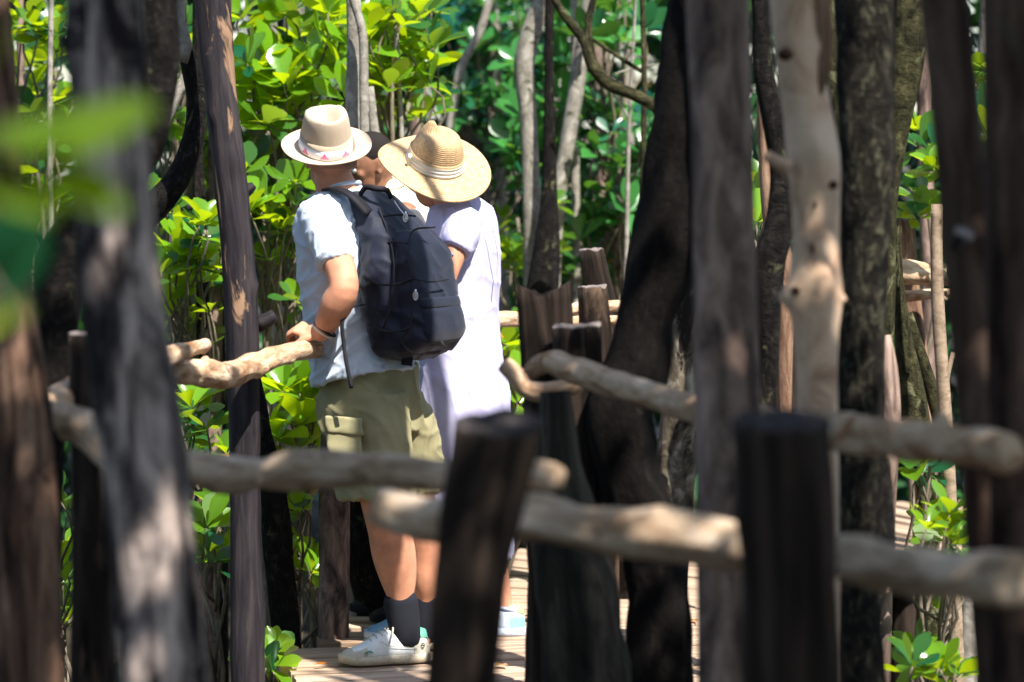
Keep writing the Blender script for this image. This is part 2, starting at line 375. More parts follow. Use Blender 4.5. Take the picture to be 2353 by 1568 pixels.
# ------------------------------------------------------------------ trees, posts, rails
_seed = [0]
def chain(pts, d):
    out = []
    for p in pts:
        dd = p[3] if len(p) > 3 else d
        q = P(p[0], p[1], dd); out.append((q.x, q.y, q.z, p[2] * .5 * dd / FX))
    return out
def tree(label, pts, d, mat, name='mangrove_tree', cat='tree', crown=None, ztop=4.6, rough=.09, knots=(), seg=24, lump=0, top=True, bottom=True, branches=(), group=None, freq=6, flare=1.25, crown_off=(0, 0), crown_s=1):
    """pts run from top to bottom in the view"""
    _seed[0] += 1
    c = chain(pts, d)
    if top:
        a, b = np.array(c[0]), np.array(c[1]); dr = (a - b)[:3]; dr /= max(.3, dr[2])
        dr[0] = max(-.25, min(.25, dr[0])); dr[1] = max(-.2, min(.2, dr[1]))
        h = ztop - a[2]
        c = [(a[0] + dr[0] * h, a[1] + dr[1] * h, ztop, a[3] * .6), (a[0] + dr[0] * h * .5, a[1] + dr[1] * h * .5, a[2] + h * .5, a[3] * .85)] + c
    if bottom:
        a, b = np.array(c[-1]), np.array(c[-2]); dr = (a - b)[:3]; dr /= max(.5, -dr[2]); h = a[2] - GROUND + .15
        dr[:2] = np.clip(dr[:2], -.12, .12)
        c = c + [(a[0] + dr[0] * h * .5, a[1] + dr[1] * h * .5, a[2] - h * .5, a[3] * (1 + flare) / 2), (a[0] + dr[0] * h, a[1] + dr[1] * h, GROUND - .15, a[3] * flare)]
    base = c[-1][:3]
    t = thing(name, label, cat, base, group)
    A = spline(c, .035)
    kn = []
    if knots:
        Ls = np.concatenate([[0], np.cumsum(np.linalg.norm(np.diff(A[:, :3], axis=0), axis=1))])
        for (u, v, ang, hgt, wid) in knots:
            q = P(u, v, d); i = int(np.argmin(np.abs(A[:, 2] - q.z))); kn.append((Ls[i], ang, hgt, wid))
    MB().tube(A, seg=seg, rough=rough, seed=_seed[0], knots=kn, raw=True, lump=lump, freq=freq).build('trunk', mat, t)
    for b in branches:
        bp, bd, bm = b[0], b[1], (b[2] if len(b) > 2 else mat)
        MB().tube(chain(bp, bd), .03, 12, rough * .8, seed=_seed[0] + .5).build('branch', bm, t)
    if crown is not None:
        o = link('crown', SHADE_CROWN[crown], None, t)
        if not SHADE_CROWN[crown].materials: SHADE_CROWN[crown].materials.append(M['deep_leaf'])
        o.location = Vector((c[0][0] + crown_off[0], c[0][1] + crown_off[1] - (2.2 if c[0][1] < 8.8 else 0), c[0][2])) - Vector(base)  # unseen crown shifted off its trunk so that its shadow falls as wanted
        o.matrix_parent_inverse = Matrix.Identity(4)
        o.rotation_euler = (0, 0, _seed[0] * 1.7); o.scale = (crown_s,) * 3
    return t
def rail(label, pts, d, mat, name='rail', rough=.2, lump=.24, end=None, group='branch handrails of the boardwalk', seg=22):
    _seed[0] += 1
    c = chain(pts, d)
    t = thing(name, label, 'rail', c[0][:3], group)
    r = random.Random(_seed[0]); ln = sum((Vector(c[i + 1][:3]) - Vector(c[i][:3])).length for i in range(len(c) - 1))
    kn = [(r.uniform(0, ln), r.uniform(-1.5, 1.5), r.uniform(.15, .4), r.uniform(.012, .02)) for _ in range(int(ln / .16))]
    MB().tube(c, .012, 28, rough, seed=_seed[0], lump=lump, freq=9, knots=kn).build('pole', mat, t)
    return t
def post(label, pts, d, mat, name='post', rough=.13, topmat=None, cut=(0, 0), seg=26, bottom=True, group='rail posts of the boardwalk', squash=1, lump=0):
    """a sawn post: trunk with a cut top face, cut = slope of the top in x and y"""
    _seed[0] += 1
    c = chain(pts, d)
    if bottom:
        a, b = np.array(c[-1]), np.array(c[-2]); dr = (a - b)[:3]; dr /= max(.5, -dr[2]); h = a[2] - GROUND + .15
        c.append((a[0] + dr[0] * h, a[1] + dr[1] * h, GROUND - .15, a[3] * 1.08))
    t = thing(name, label, 'post', c[-1][:3], group)
    mb = MB().tube(c, .03, seg, rough, seed=_seed[0], squash=squash, lump=lump, freq=1.2)
    top = c[0]
    for i in range(seg):
        x, y, z = mb.V[i]; mb.V[i] = (x, y, top[2] + (x - top[0]) * cut[0] + (y - top[1]) * cut[1] + .012 * noise.noise(Vector((x * 40, y * 40, _seed[0]))))
    mb.build('shaft', mat, t)
    if topmat:
        r = [Vector(mb.V[i]) for i in range(seg)]; ctr = sum(r, Vector()) / seg
        k = MB(); k.loft([[p + Vector((0, 0, -.004)) for p in r], [p + Vector((0, 0, .003)) for p in r], [ctr + (p - ctr) * .92 + Vector((0, 0, .005)) for p in r]])
        k.build('cut_top', topmat, t, False)
    return t

# --- near trunks, left
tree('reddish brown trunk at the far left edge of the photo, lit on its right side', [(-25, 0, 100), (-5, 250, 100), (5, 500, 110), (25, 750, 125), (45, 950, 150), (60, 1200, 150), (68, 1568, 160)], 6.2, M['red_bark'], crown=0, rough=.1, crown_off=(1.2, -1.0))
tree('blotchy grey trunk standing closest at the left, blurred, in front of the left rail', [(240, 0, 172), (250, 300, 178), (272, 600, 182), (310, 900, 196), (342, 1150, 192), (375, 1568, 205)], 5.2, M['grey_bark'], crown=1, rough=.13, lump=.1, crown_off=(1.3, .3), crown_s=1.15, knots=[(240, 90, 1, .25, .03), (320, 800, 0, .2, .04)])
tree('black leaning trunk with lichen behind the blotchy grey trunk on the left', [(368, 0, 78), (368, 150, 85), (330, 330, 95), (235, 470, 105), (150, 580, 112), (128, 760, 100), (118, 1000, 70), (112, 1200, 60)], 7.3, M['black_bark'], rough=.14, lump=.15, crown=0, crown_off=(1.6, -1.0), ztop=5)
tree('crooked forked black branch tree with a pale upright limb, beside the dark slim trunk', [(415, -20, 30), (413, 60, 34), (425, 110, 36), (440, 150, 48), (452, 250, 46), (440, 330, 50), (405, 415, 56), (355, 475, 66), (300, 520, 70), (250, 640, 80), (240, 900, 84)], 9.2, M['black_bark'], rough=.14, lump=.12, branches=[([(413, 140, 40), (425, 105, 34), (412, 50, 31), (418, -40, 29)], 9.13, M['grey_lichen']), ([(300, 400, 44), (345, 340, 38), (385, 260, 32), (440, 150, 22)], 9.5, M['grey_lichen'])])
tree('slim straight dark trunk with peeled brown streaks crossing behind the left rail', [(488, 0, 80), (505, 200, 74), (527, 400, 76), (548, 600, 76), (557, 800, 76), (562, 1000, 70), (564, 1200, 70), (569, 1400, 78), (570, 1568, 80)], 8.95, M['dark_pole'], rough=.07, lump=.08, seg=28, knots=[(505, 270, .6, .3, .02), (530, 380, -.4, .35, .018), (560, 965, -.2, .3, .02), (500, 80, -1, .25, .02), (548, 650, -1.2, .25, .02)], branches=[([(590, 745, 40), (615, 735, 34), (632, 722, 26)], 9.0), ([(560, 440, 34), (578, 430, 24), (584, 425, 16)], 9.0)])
post('dark square cut post with flat top between the two left trunks', [(203, 768, 92), (208, 1000, 92), (212, 1300, 92), (212, 1568, 100)], 7.0, M['dark_post'], cut=(.05, 0), topmat=M['end_grain'])
tree('rough black stem leaning at the boardwalk edge left of the grey flat post', [(560, 820, 60), (590, 980, 62), (625, 1150, 70), (645, 1330, 66), (662, 1530, 62)], 9.75, M['black_bark'], name='slim_mangrove', rough=.16, lump=.15, top=False)
post('grey weathered flat post at the boardwalk edge left of the bare legs', [(772, 960, 68), (768, 1150, 72), (768, 1300, 70), (766, 1490, 70)], 9.85, M['taupe_bark'], cut=(.1, 0), rough=.05)
tree('dark barnacled root slanting to the boardwalk behind the bare legs', [(790, 1000, 70), (815, 1150, 80), (840, 1300, 84), (862, 1440, 70)], 10.35, M['black_bark'], name='mangrove_root', rough=.25, lump=.2, top=False)
# --- near rails and posts
def draw_rail(label, pts, d0, d1, mat, **k):
    n = len(pts); u0, u1 = pts[0][0], pts[-1][0]
    pp = [(u, v, w, d0 + (d1 - d0) * (u - u0) / (u1 - u0)) for u, v, w in pts]
    return rail(label, pp, 0, mat, **k)
draw_rail('pale branch rail rising behind the blotchy grey trunk at the left', [(95, 938, 60), (125, 925, 70), (165, 903, 66), (225, 868, 60), (320, 835, 52), (400, 815, 46), (440, 802, 36), (472, 795, 28)], 6.8, 8.5, M['rail_wood'])
draw_rail('orange brown rail with torn bark and hollow dark end under the leaning hand', [(404, 852, 56), (430, 854, 60), (475, 860, 62), (520, 862, 60), (560, 848, 54), (600, 834, 52), (660, 812, 48), (725, 800, 44), (800, 790, 44)], 8.2, 9.5, M['rail_wood'], rough=.14)
draw_rail('long blurred grey rail running across in front of the shorts', [(100, 945, 60), (160, 965, 78), (215, 995, 84), (262, 1040, 80), (340, 1065, 78), (430, 1075, 78), (520, 1088, 84), (620, 1088, 76), (700, 1078, 92), (800, 1078, 86), (900, 1088, 76), (1020, 1094, 70), (1120, 1090, 62), (1215, 1085, 66), (1280, 1100, 62)], 6.4, 5.3, M['rail_grey'])
draw_rail('thick short blurred rail lowest in the foreground, crossing both cut posts', [(876, 1160, 84), (910, 1178, 92), (960, 1192, 104), (1020, 1196, 96), (1120, 1190, 96), (1230, 1190, 112), (1330, 1208, 94), (1450, 1228, 112), (1560, 1232, 122), (1700, 1258, 112), (1780, 1266, 108)], 5.5, 5.0, M['rail_grey'])
draw_rail('blurred pale rail at the lower right, passing behind the wide dark cut post', [(1905, 1272, 90), (1960, 1282, 112), (2050, 1304, 106), (2150, 1320, 112), (2250, 1330, 120), (2345, 1330, 122)], 5.0, 4.5, M['rail_grey'])
draw_rail('crooked tan branch rail sloping from the dress down to the right edge', [(1222, 850, 40), (1240, 836, 46), (1320, 852, 58), (1400, 880, 60), (1480, 905, 62), (1560, 930, 66), (1640, 946, 78), (1720, 962, 72), (1800, 985, 78), (1920, 992, 88), (2050, 1006, 88), (2200, 1024, 92), (2318, 1036, 88)], 7.3, 5.1, M['rail_wood'])
draw_rail('short forked rail stub with rounded ends beside the dress', [(1160, 838, 40), (1185, 862, 46), (1205, 892, 46), (1250, 902, 44), (1300, 893, 44), (1332, 885, 34)], 7.5, 7.4, M['rail_wood'])
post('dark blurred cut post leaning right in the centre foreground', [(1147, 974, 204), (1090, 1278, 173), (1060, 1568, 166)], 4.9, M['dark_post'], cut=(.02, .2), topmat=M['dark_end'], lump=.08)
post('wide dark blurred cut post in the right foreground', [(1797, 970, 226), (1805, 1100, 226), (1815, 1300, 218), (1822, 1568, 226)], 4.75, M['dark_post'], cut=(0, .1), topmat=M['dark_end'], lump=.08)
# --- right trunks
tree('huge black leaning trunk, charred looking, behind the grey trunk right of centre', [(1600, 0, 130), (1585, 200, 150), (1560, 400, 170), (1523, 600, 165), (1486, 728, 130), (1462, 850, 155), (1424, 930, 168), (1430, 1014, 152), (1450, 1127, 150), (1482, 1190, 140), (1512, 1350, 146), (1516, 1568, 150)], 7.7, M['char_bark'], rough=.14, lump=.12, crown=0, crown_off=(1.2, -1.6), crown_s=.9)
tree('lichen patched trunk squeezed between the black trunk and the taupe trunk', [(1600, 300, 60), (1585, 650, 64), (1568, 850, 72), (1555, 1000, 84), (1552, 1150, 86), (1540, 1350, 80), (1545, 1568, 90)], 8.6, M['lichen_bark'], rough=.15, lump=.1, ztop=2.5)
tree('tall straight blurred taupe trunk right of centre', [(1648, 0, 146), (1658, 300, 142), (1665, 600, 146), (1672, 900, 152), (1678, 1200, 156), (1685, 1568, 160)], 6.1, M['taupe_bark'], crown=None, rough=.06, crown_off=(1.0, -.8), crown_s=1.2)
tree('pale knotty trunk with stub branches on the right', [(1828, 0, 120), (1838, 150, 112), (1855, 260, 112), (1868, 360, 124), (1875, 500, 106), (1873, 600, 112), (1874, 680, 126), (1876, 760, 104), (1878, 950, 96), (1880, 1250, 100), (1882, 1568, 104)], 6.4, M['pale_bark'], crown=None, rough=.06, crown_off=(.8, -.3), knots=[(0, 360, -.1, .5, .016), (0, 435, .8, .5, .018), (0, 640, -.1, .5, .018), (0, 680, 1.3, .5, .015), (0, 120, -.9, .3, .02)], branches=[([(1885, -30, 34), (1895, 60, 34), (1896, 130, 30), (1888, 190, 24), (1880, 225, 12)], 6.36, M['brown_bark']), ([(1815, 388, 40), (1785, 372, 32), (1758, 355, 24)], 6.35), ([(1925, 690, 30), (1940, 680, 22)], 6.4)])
pale = [o for o in COL.objects if o.get('label', '').startswith('pale knotty')][0]
for (u, v, ru, rv, dd) in [(1868, 362, 15, 12, 6.355), (1914, 425, 12, 11, 6.36), (1872, 640, 13, 11, 6.36), (1828, 668, 11, 10, 6.36), (1806, 125, 20, 15, 6.36), (1866, 570, 5, 12, 6.345), (1872, 470, 4, 9, 6.35)]:
    MB().ell(P(u, v, dd), (ru * 6.35 / FX, .02, rv * 6.35 / FX), None, 16, 10).build('knot', M['knot_wood'], pale)
tree('black trunk with green grey lichen flecks right of the pale knotty trunk', [(1985, 0, 135), (1990, 200, 130), (1993, 400, 126), (1985, 600, 112), (1980, 800, 104), (1972, 1000, 96), (1970, 1300, 96), (1975, 1568, 110)], 7.1, M['flecked_bark'], rough=.14, lump=.1, crown=None, crown_off=(.6, -1.3))
tree('thin crooked mossy trunk just left of the pale knotty trunk', [(1745, -30, 40), (1750, 60, 42), (1752, 150, 46), (1775, 270, 52), (1795, 380, 54), (1795, 500, 70), (1768, 590, 74), (1762, 700, 66), (1766, 820, 46), (1764, 960, 40), (1760, 1200, 44)], 8.2, M['black_bark'], rough=.14, lump=.1, crown=0, crown_off=(1.5, -2.4))
tree('peeling brown trunk half hidden behind the pale knotty trunk', [(1752, 60, 30), (1757, 300, 32), (1775, 500, 46), (1806, 650, 52), (1808, 800, 50), (1812, 950, 54), (1815, 1200, 60)], 9.0, M['brown_bark'], rough=.08, ztop=2.5)
tree('lichen covered slanting limb tree between pale trunk and flecked black trunk', [(1895, 0, 50), (1915, 150, 46), (1935, 300, 40), (1940, 430, 36), (1930, 640, 36), (1935, 1000, 40)], 8.6, M['moss_bark'], rough=.1, ztop=2.5)
tree('dark mossy trunk behind the flecked black trunk', [(2090, 0, 80), (2085, 120, 84), (2065, 260, 66), (2045, 420, 44), (2035, 700, 44)], 8.6, M['moss_bark'], rough=.12, ztop=2.6)
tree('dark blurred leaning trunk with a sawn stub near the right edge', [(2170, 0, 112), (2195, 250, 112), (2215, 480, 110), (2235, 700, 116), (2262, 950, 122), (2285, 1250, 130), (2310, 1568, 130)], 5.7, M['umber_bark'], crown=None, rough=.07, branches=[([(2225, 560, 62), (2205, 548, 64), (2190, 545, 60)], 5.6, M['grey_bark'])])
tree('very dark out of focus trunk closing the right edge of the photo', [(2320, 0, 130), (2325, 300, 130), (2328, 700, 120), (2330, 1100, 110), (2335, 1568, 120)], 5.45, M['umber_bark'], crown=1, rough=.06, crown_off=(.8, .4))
tree('slim mossy stem splitting low, beside the sunlit far rails', [(2064, 520, 16), (2066, 640, 20), (2074, 760, 38), (2092, 880, 58), (2108, 980, 62), (2128, 1120, 44), (2135, 1400, 46)], 9.2, M['moss_bark'], name='slim_mangrove', rough=.1, top=False, branches=[([(2085, 720, 24), (2120, 830, 30), (2150, 930, 34), (2170, 1020, 30)], 9.3)])
tree('pale ringed thin stem standing before the sunlit far rails', [(2153, 470, 26), (2152, 530, 28), (2152, 600, 28), (2155, 700, 30), (2165, 850, 30), (2172, 960, 32), (2185, 1200, 32), (2200, 1568, 36)], 9.0, M['tan_bark'], name='slim_mangrove', rough=.06, top=False, branches=[([(2170, 930, 12), (2178, 860, 12), (2190, 810, 10)], 9.0), ([(2158, 680, 14), (2176, 690, 8)], 9.0)])
post('brown post with a split cap carrying the sunlit far rails', [(2082, 505, 40), (2088, 600, 40), (2098, 720, 44), (2110, 830, 48), (2120, 1000, 50)], 10.6, M['brown_bark'], topmat=M['end_grain'])
draw_rail('sunlit pinkish far rail on the right behind thin stems', [(2040, 625, 54), (2090, 626, 56), (2135, 630, 54), (2200, 632, 50)], 10.4, 10.4, M['rail_wood'])
draw_rail('thinner far rail just below the sunlit pinkish one', [(2040, 684, 26), (2090, 680, 26), (2135, 676, 24), (2190, 676, 24)], 10.5, 10.5, M['rail_wood'])
tree('peeled grey dead stump ending in a point at right', [(2040, 770, 14), (2045, 840, 34), (2048, 950, 44), (2040, 1100, 44), (2030, 1300, 46)], 8.4, M['taupe_bark'], name='dead_stump', cat='stump', rough=.1, top=False)
tree('flaking black trunk base low at right before the sunlit planks', [(2000, 960, 70), (2015, 1060, 62), (2020, 1150, 66), (2020, 1240, 70), (1985, 1400, 84), (1970, 1568, 90)], 7.6, M['black_bark'], name='slim_mangrove', rough=.18, lump=.15, top=False)
# --- middle: notched post, stumps, roots
post('dark split post with a V shaped notch in its top behind the dress', [(1218, 668, 66), (1228, 760, 76), (1240, 860, 84), (1250, 1000, 96), (1262, 1200, 110)], 7.9, M['dark_post'], cut=(-.5, 0), lump=.08)
post('dark slanted half post forming the right side of the notched pair', [(1280, 664, 66), (1282, 740, 72), (1278, 860, 76), (1275, 1000, 80), (1270, 1200, 100)], 7.95, M['dark_post'], cut=(.5, 0), lump=.08)
post('squat square cut post with pale right edge below the stepped stump', [(1325, 752, 108), (1328, 850, 110), (1330, 1000, 112), (1330, 1200, 120)], 7.8, M['dark_post'], topmat=M['end_grain'], cut=(.03, 0))
post('rough sawn post top standing above the far rail, leaning right', [(1358, 576, 58), (1370, 640, 62), (1388, 720, 66), (1400, 820, 70)], 10.7, M['dark_post'], topmat=M['end_grain'], cut=(.05, 0))
post('shorter dark sawn stump in front of the leaning post top', [(1362, 662, 66), (1368, 740, 72), (1372, 820, 74), (1376, 1000, 80)], 8.6, M['dark_post'], topmat=M['end_grain'], cut=(.04, 0))
draw_rail('sunlit peeled far rail right of the white dress', [(1100, 738, 36), (1150, 735, 38), (1200, 734, 36), (1320, 712, 26), (1400, 706, 26), (1450, 704, 26)], 10.1, 10.5, M['rail_wood'])
draw_rail('lower thin sunlit far rail showing between the dark stumps', [(1270, 742, 20), (1330, 738, 24), (1420, 735, 22)], 10.2, 10.4, M['rail_wood'])
tree('fluted grey root trunk standing on the boardwalk edge in the lower centre', [(1275, 900, 70), (1290, 1100, 110), (1312, 1280, 170), (1338, 1420, 190), (1356, 1568, 190)], 7.2, M['dim_bark'], name='mangrove_root', rough=.2, lump=.15, top=False)

# ------------------------------------------------------------------ background stems and shrubs
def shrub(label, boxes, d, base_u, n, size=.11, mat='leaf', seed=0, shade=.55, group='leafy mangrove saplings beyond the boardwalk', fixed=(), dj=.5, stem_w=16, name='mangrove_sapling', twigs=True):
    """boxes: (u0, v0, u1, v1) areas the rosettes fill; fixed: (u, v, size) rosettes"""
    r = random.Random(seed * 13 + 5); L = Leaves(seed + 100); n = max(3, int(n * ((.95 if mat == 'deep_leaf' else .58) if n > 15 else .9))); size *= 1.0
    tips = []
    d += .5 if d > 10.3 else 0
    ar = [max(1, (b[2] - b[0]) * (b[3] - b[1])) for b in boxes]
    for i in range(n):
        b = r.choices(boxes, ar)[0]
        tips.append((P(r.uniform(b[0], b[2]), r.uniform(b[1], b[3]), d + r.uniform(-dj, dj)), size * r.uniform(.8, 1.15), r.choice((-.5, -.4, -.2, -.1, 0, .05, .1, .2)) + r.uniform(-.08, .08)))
    for (u, v, s_) in fixed: tips.append((P(u, v, d - dj * .6), s_, .2))
    cu = sum(t[0].x for t in tips) / len(tips); zmax = max(t[0].z for t in tips); zmin = min(t[0].z for t in tips)
    b = P(base_u, 1000, d); base = Vector((b.x, b.y, GROUND - .1))
    t = thing(name, label, 'shrub', base, group)
    top = Vector((cu, b.y, zmin + (zmax - zmin) * .7)); w = stem_w * .5 * d / FX
    stem = MB(); pts = [(base.x, base.y, base.z, w * 1.3)]
    for k in range(1, 6):
        f = k / 5; q = base.lerp(top, f); pts.append((q.x + r.uniform(-.06, .06), q.y + r.uniform(-.05, .05), q.z, w * (1.3 - .8 * f)))
    stem.tube(pts, .06, 8, .1, seed=seed)
    for tp, s_, sh in tips:
        ax = Vector((r.gauss(0, .45), r.gauss(-.25, .4), 1)).normalized()
        L.rosette(tp, ax, s_, r.choice((6, 7, 8, 9)), shade + sh, 1.0)
        if twigs:
            f = max(.02, min(1, (tp.z - .25 - base.z) / max(.1, top.z - base.z) - r.uniform(0, .15))); q = base.lerp(top, f)
            mid = q.lerp(tp, .55) + Vector((r.uniform(-.06, .06), r.uniform(-.06, .06), -.08))
            stem.tube([(q.x, q.y, q.z, .007), (mid.x, mid.y, mid.z, .0055), (tp.x - ax.x * .06, tp.y - ax.y * .06, tp.z - ax.z * .06, .004), (tp.x, tp.y, tp.z, .003)], .09, 5)
            for k in range(r.choice((0, 0, 1))):
                f = r.uniform(.35, .9); q2 = mid.lerp(tp, f); d2 = Vector((r.gauss(0, 1), r.gauss(0, 1), r.gauss(.2, .6)))
                L.leaf(np.array(q2), np.array(d2), np.array((r.gauss(0, .4), r.gauss(-.2, .4), 1.)), s_ * .9, min(.9, max(0, shade + sh)))
    stem.build('stem', M['twig'], t)
    L.build('foliage', M[mat], t)
    return t
shrub('bushy bright sapling at the upper left corner left of the grey trunk', [(0, 0, 160, 260), (0, 200, 150, 480)], 11.2, 90, 42, .12, seed=1, fixed=[(60, 40, .13), (120, 100, .12)])
shrub('bright sapling filling the gap between grey trunk and slim dark trunk, upper part', [(330, 20, 470, 460)], 11.0, 420, 36, .11, seed=2)
shrub('sapling with a large leaf rosette under the crooked black branch', [(350, 470, 520, 640)], 10.4, 430, 14, .11, seed=3, fixed=[(420, 570, .16), (400, 600, .13), (460, 620, .12)])
shrub('sapling with drooping leaves above the hollow rail end', [(370, 620, 530, 800)], 10.6, 430, 22, .11, seed=4, fixed=[(390, 730, .13)])
shrub('glossy sapling below the hollow rail end, left of the slim dark trunk', [(400, 880, 530, 1080)], 10.3, 470, 20, .12, seed=5, fixed=[(440, 940, .14)])
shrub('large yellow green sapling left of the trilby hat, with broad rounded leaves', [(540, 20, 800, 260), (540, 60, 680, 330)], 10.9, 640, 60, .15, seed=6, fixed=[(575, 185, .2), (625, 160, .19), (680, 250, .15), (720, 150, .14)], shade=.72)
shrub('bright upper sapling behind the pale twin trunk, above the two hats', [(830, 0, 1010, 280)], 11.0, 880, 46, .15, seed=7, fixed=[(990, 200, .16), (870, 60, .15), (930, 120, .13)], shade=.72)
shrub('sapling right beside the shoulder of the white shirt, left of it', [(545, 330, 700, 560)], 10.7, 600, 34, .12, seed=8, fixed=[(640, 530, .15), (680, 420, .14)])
shrub('sapling with thin twigs between slim dark trunk and bare forearm', [(590, 560, 710, 780)], 10.8, 630, 22, .11, seed=9)
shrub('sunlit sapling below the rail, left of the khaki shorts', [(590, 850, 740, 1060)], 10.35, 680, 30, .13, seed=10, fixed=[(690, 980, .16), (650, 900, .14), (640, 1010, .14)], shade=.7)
shrub('small low sapling beside the grey flat post', [(610, 1130, 730, 1180), (670, 1260, 740, 1340)], 10.3, 690, 12, .11, seed=11, fixed=[(650, 1150, .12)])
shrub('small leafy sprout low between grey trunk and slim dark trunk', [(450, 1200, 535, 1300)], 9.9, 490, 9, .12, seed=12)
shrub('tiny sprout with pale leaves at the bottom edge left of the boardwalk', [(480, 1500, 530, 1560), (600, 1500, 640, 1568)], 9.6, 500, 6, .11, seed=13)
shrub('narrow leafy sapling between the leftmost trunk and the square cut post', [(125, 1110, 165, 1500)], 9.6, 145, 12, .12, seed=14)
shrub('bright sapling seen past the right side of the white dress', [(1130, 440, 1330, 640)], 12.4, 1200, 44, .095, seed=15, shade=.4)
shrub('small sunlit sapling in the gap right of the dress above the rail', [(1150, 770, 1210, 800)], 10.7, 1180, 6, .13, seed=16, fixed=[(1180, 790, .14)], twigs=True)
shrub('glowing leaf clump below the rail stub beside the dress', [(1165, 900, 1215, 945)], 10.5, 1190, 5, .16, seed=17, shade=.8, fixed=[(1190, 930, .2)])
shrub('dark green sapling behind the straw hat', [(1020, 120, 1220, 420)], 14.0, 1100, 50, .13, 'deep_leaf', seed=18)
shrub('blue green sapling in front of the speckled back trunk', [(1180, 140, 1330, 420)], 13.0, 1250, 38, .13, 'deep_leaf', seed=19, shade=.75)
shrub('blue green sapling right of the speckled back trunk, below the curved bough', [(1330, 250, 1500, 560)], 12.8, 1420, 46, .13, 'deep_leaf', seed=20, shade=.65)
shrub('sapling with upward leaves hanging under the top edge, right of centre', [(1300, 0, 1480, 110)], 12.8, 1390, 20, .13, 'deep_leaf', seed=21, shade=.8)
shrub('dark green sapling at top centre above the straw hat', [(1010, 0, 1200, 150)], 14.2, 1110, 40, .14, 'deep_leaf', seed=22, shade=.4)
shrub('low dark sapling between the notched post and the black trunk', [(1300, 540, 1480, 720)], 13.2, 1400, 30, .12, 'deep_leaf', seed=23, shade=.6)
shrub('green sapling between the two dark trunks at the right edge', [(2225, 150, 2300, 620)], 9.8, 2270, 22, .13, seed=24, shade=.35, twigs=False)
shrub('glossy sapling in the lower right gap above the pale blurred rail', [(2125, 1160, 2220, 1260)], 8.6, 2180, 8, .09, seed=25, shade=.45, fixed=[(2170, 1230, .11)])
shrub('bright sprig at the bottom right corner gap', [(2090, 1500, 2230, 1568)], 8.4, 2190, 9, .092, seed=26, shade=.5, fixed=[(2160, 1540, .11)])
shrub('few flat leaves under the crooked tan rail at right', [(2070, 1050, 2160, 1090)], 8.7, 2130, 3, .13, seed=27, shade=.4)
shrub('sapling glimpsed between the taupe trunk and the crooked mossy trunk', [(1735, 430, 1760, 570)], 10.2, 1745, 7, .12, seed=28)
shrub('leaf cluster behind the dark mossy trunk at right', [(2100, 240, 2160, 520)], 10.4, 2130, 9, .12, seed=29, shade=.4, twigs=False)

tree('pale twin trunk with lichen rising behind the two hats', [(812, 0, 34), (815, 120, 36), (812, 250, 40), (815, 400, 42), (818, 700, 44)], 10.7, M['grey_lichen'], rough=.08, crown=0, ztop=7, crown_off=(-1, 3), branches=[([(838, 420, 22), (836, 200, 22), (830, 60, 20), (800, -30, 18)], 10.6), ([(870, 420, 26), (858, 280, 22), (850, 200, 18)], 10.65)])
tree('speckled grey back trunk bent near the top, right of the straw hat', [(1250, -10, 44), (1225, 60, 46), (1205, 140, 48), (1212, 250, 40), (1220, 400, 40), (1225, 600, 46), (1230, 900, 52)], 12.3, M['grey_lichen'], rough=.1, crown=1, ztop=8, crown_off=(0, 2))
tree('blue grey slanting trunk behind the speckled back trunk', [(1345, 60, 34), (1325, 200, 36), (1300, 350, 36), (1280, 480, 36), (1270, 620, 38), (1262, 900, 42)], 12.9, M['grey_lichen'], rough=.08)
tree('dark upright trunk growing behind the notched post', [(1262, 350, 30), (1262, 470, 40), (1258, 560, 60), (1245, 700, 76), (1240, 900, 80)], 12.2, M['black_bark'], rough=.12)
tree('slender pale sapling trunk slanting at top centre', [(1125, 0, 18), (1100, 80, 20), (1062, 150, 20), (1045, 220, 20), (1030, 330, 20), (1025, 600, 24)], 13.3, M['grey_lichen'], rough=.06)
tree('mossy tree with a long curved bough reaching to the black trunk', [(1475, -20, 12), (1480, 150, 13), (1478, 350, 13), (1476, 560, 14), (1478, 800, 16)], 11.8, M['moss_bark'], rough=.06, branches=[([(1262, -20, 16), (1300, 40, 20), (1345, 100, 24), (1362, 150, 30), (1400, 195, 28), (1450, 215, 28), (1490, 235, 28), (1530, 262, 28)], 11.6), ([(1358, 130, 22), (1352, 60, 18), (1368, -20, 14)], 11.6), ([(1360, 90, 8), (1420, 130, 10), (1475, 165, 10)], 11.9)])
stems = [
    ('thin grey stem far left behind the upper left sapling', 118, 14, 11.9), ('second thin stem left of the grey blotchy trunk', 60, 22, 12.6),
    ('grey background trunk between slim dark trunk and shirt', 660, 30, 13.0), ('narrow background trunk just left of the trilby brim', 620, 22, 12.4),
    ('pale background trunk behind the crooked black branch', 490, 44, 12.2), ('thin dark stem between the two hats', 930, 12, 12.0),
    ('background trunk seen below the left rail', 640, 34, 13.6), ('slim grey trunk right of the speckled back trunk', 1395, 24, 15.0),
    ('faint far trunk left of the black leaning trunk', 1445, 30, 15.5), ('far trunk above the straw hat', 1150, 26, 15.2),
    ('thin grey trunk above the slim sapling at top centre', 960, 30, 14.5), ('background trunk by the dark stump at centre', 1320, 22, 14.0), ('grey trunk in the far gap near the right edge', 2245, 40, 12.5),
    ('far brown trunk behind the pale ringed stem', 2130, 40, 13.0), ('dark background trunk near the lower left gap', 500, 40, 12.6), ('dark short trunk behind the small sprout', 460, 30, 11.8)]
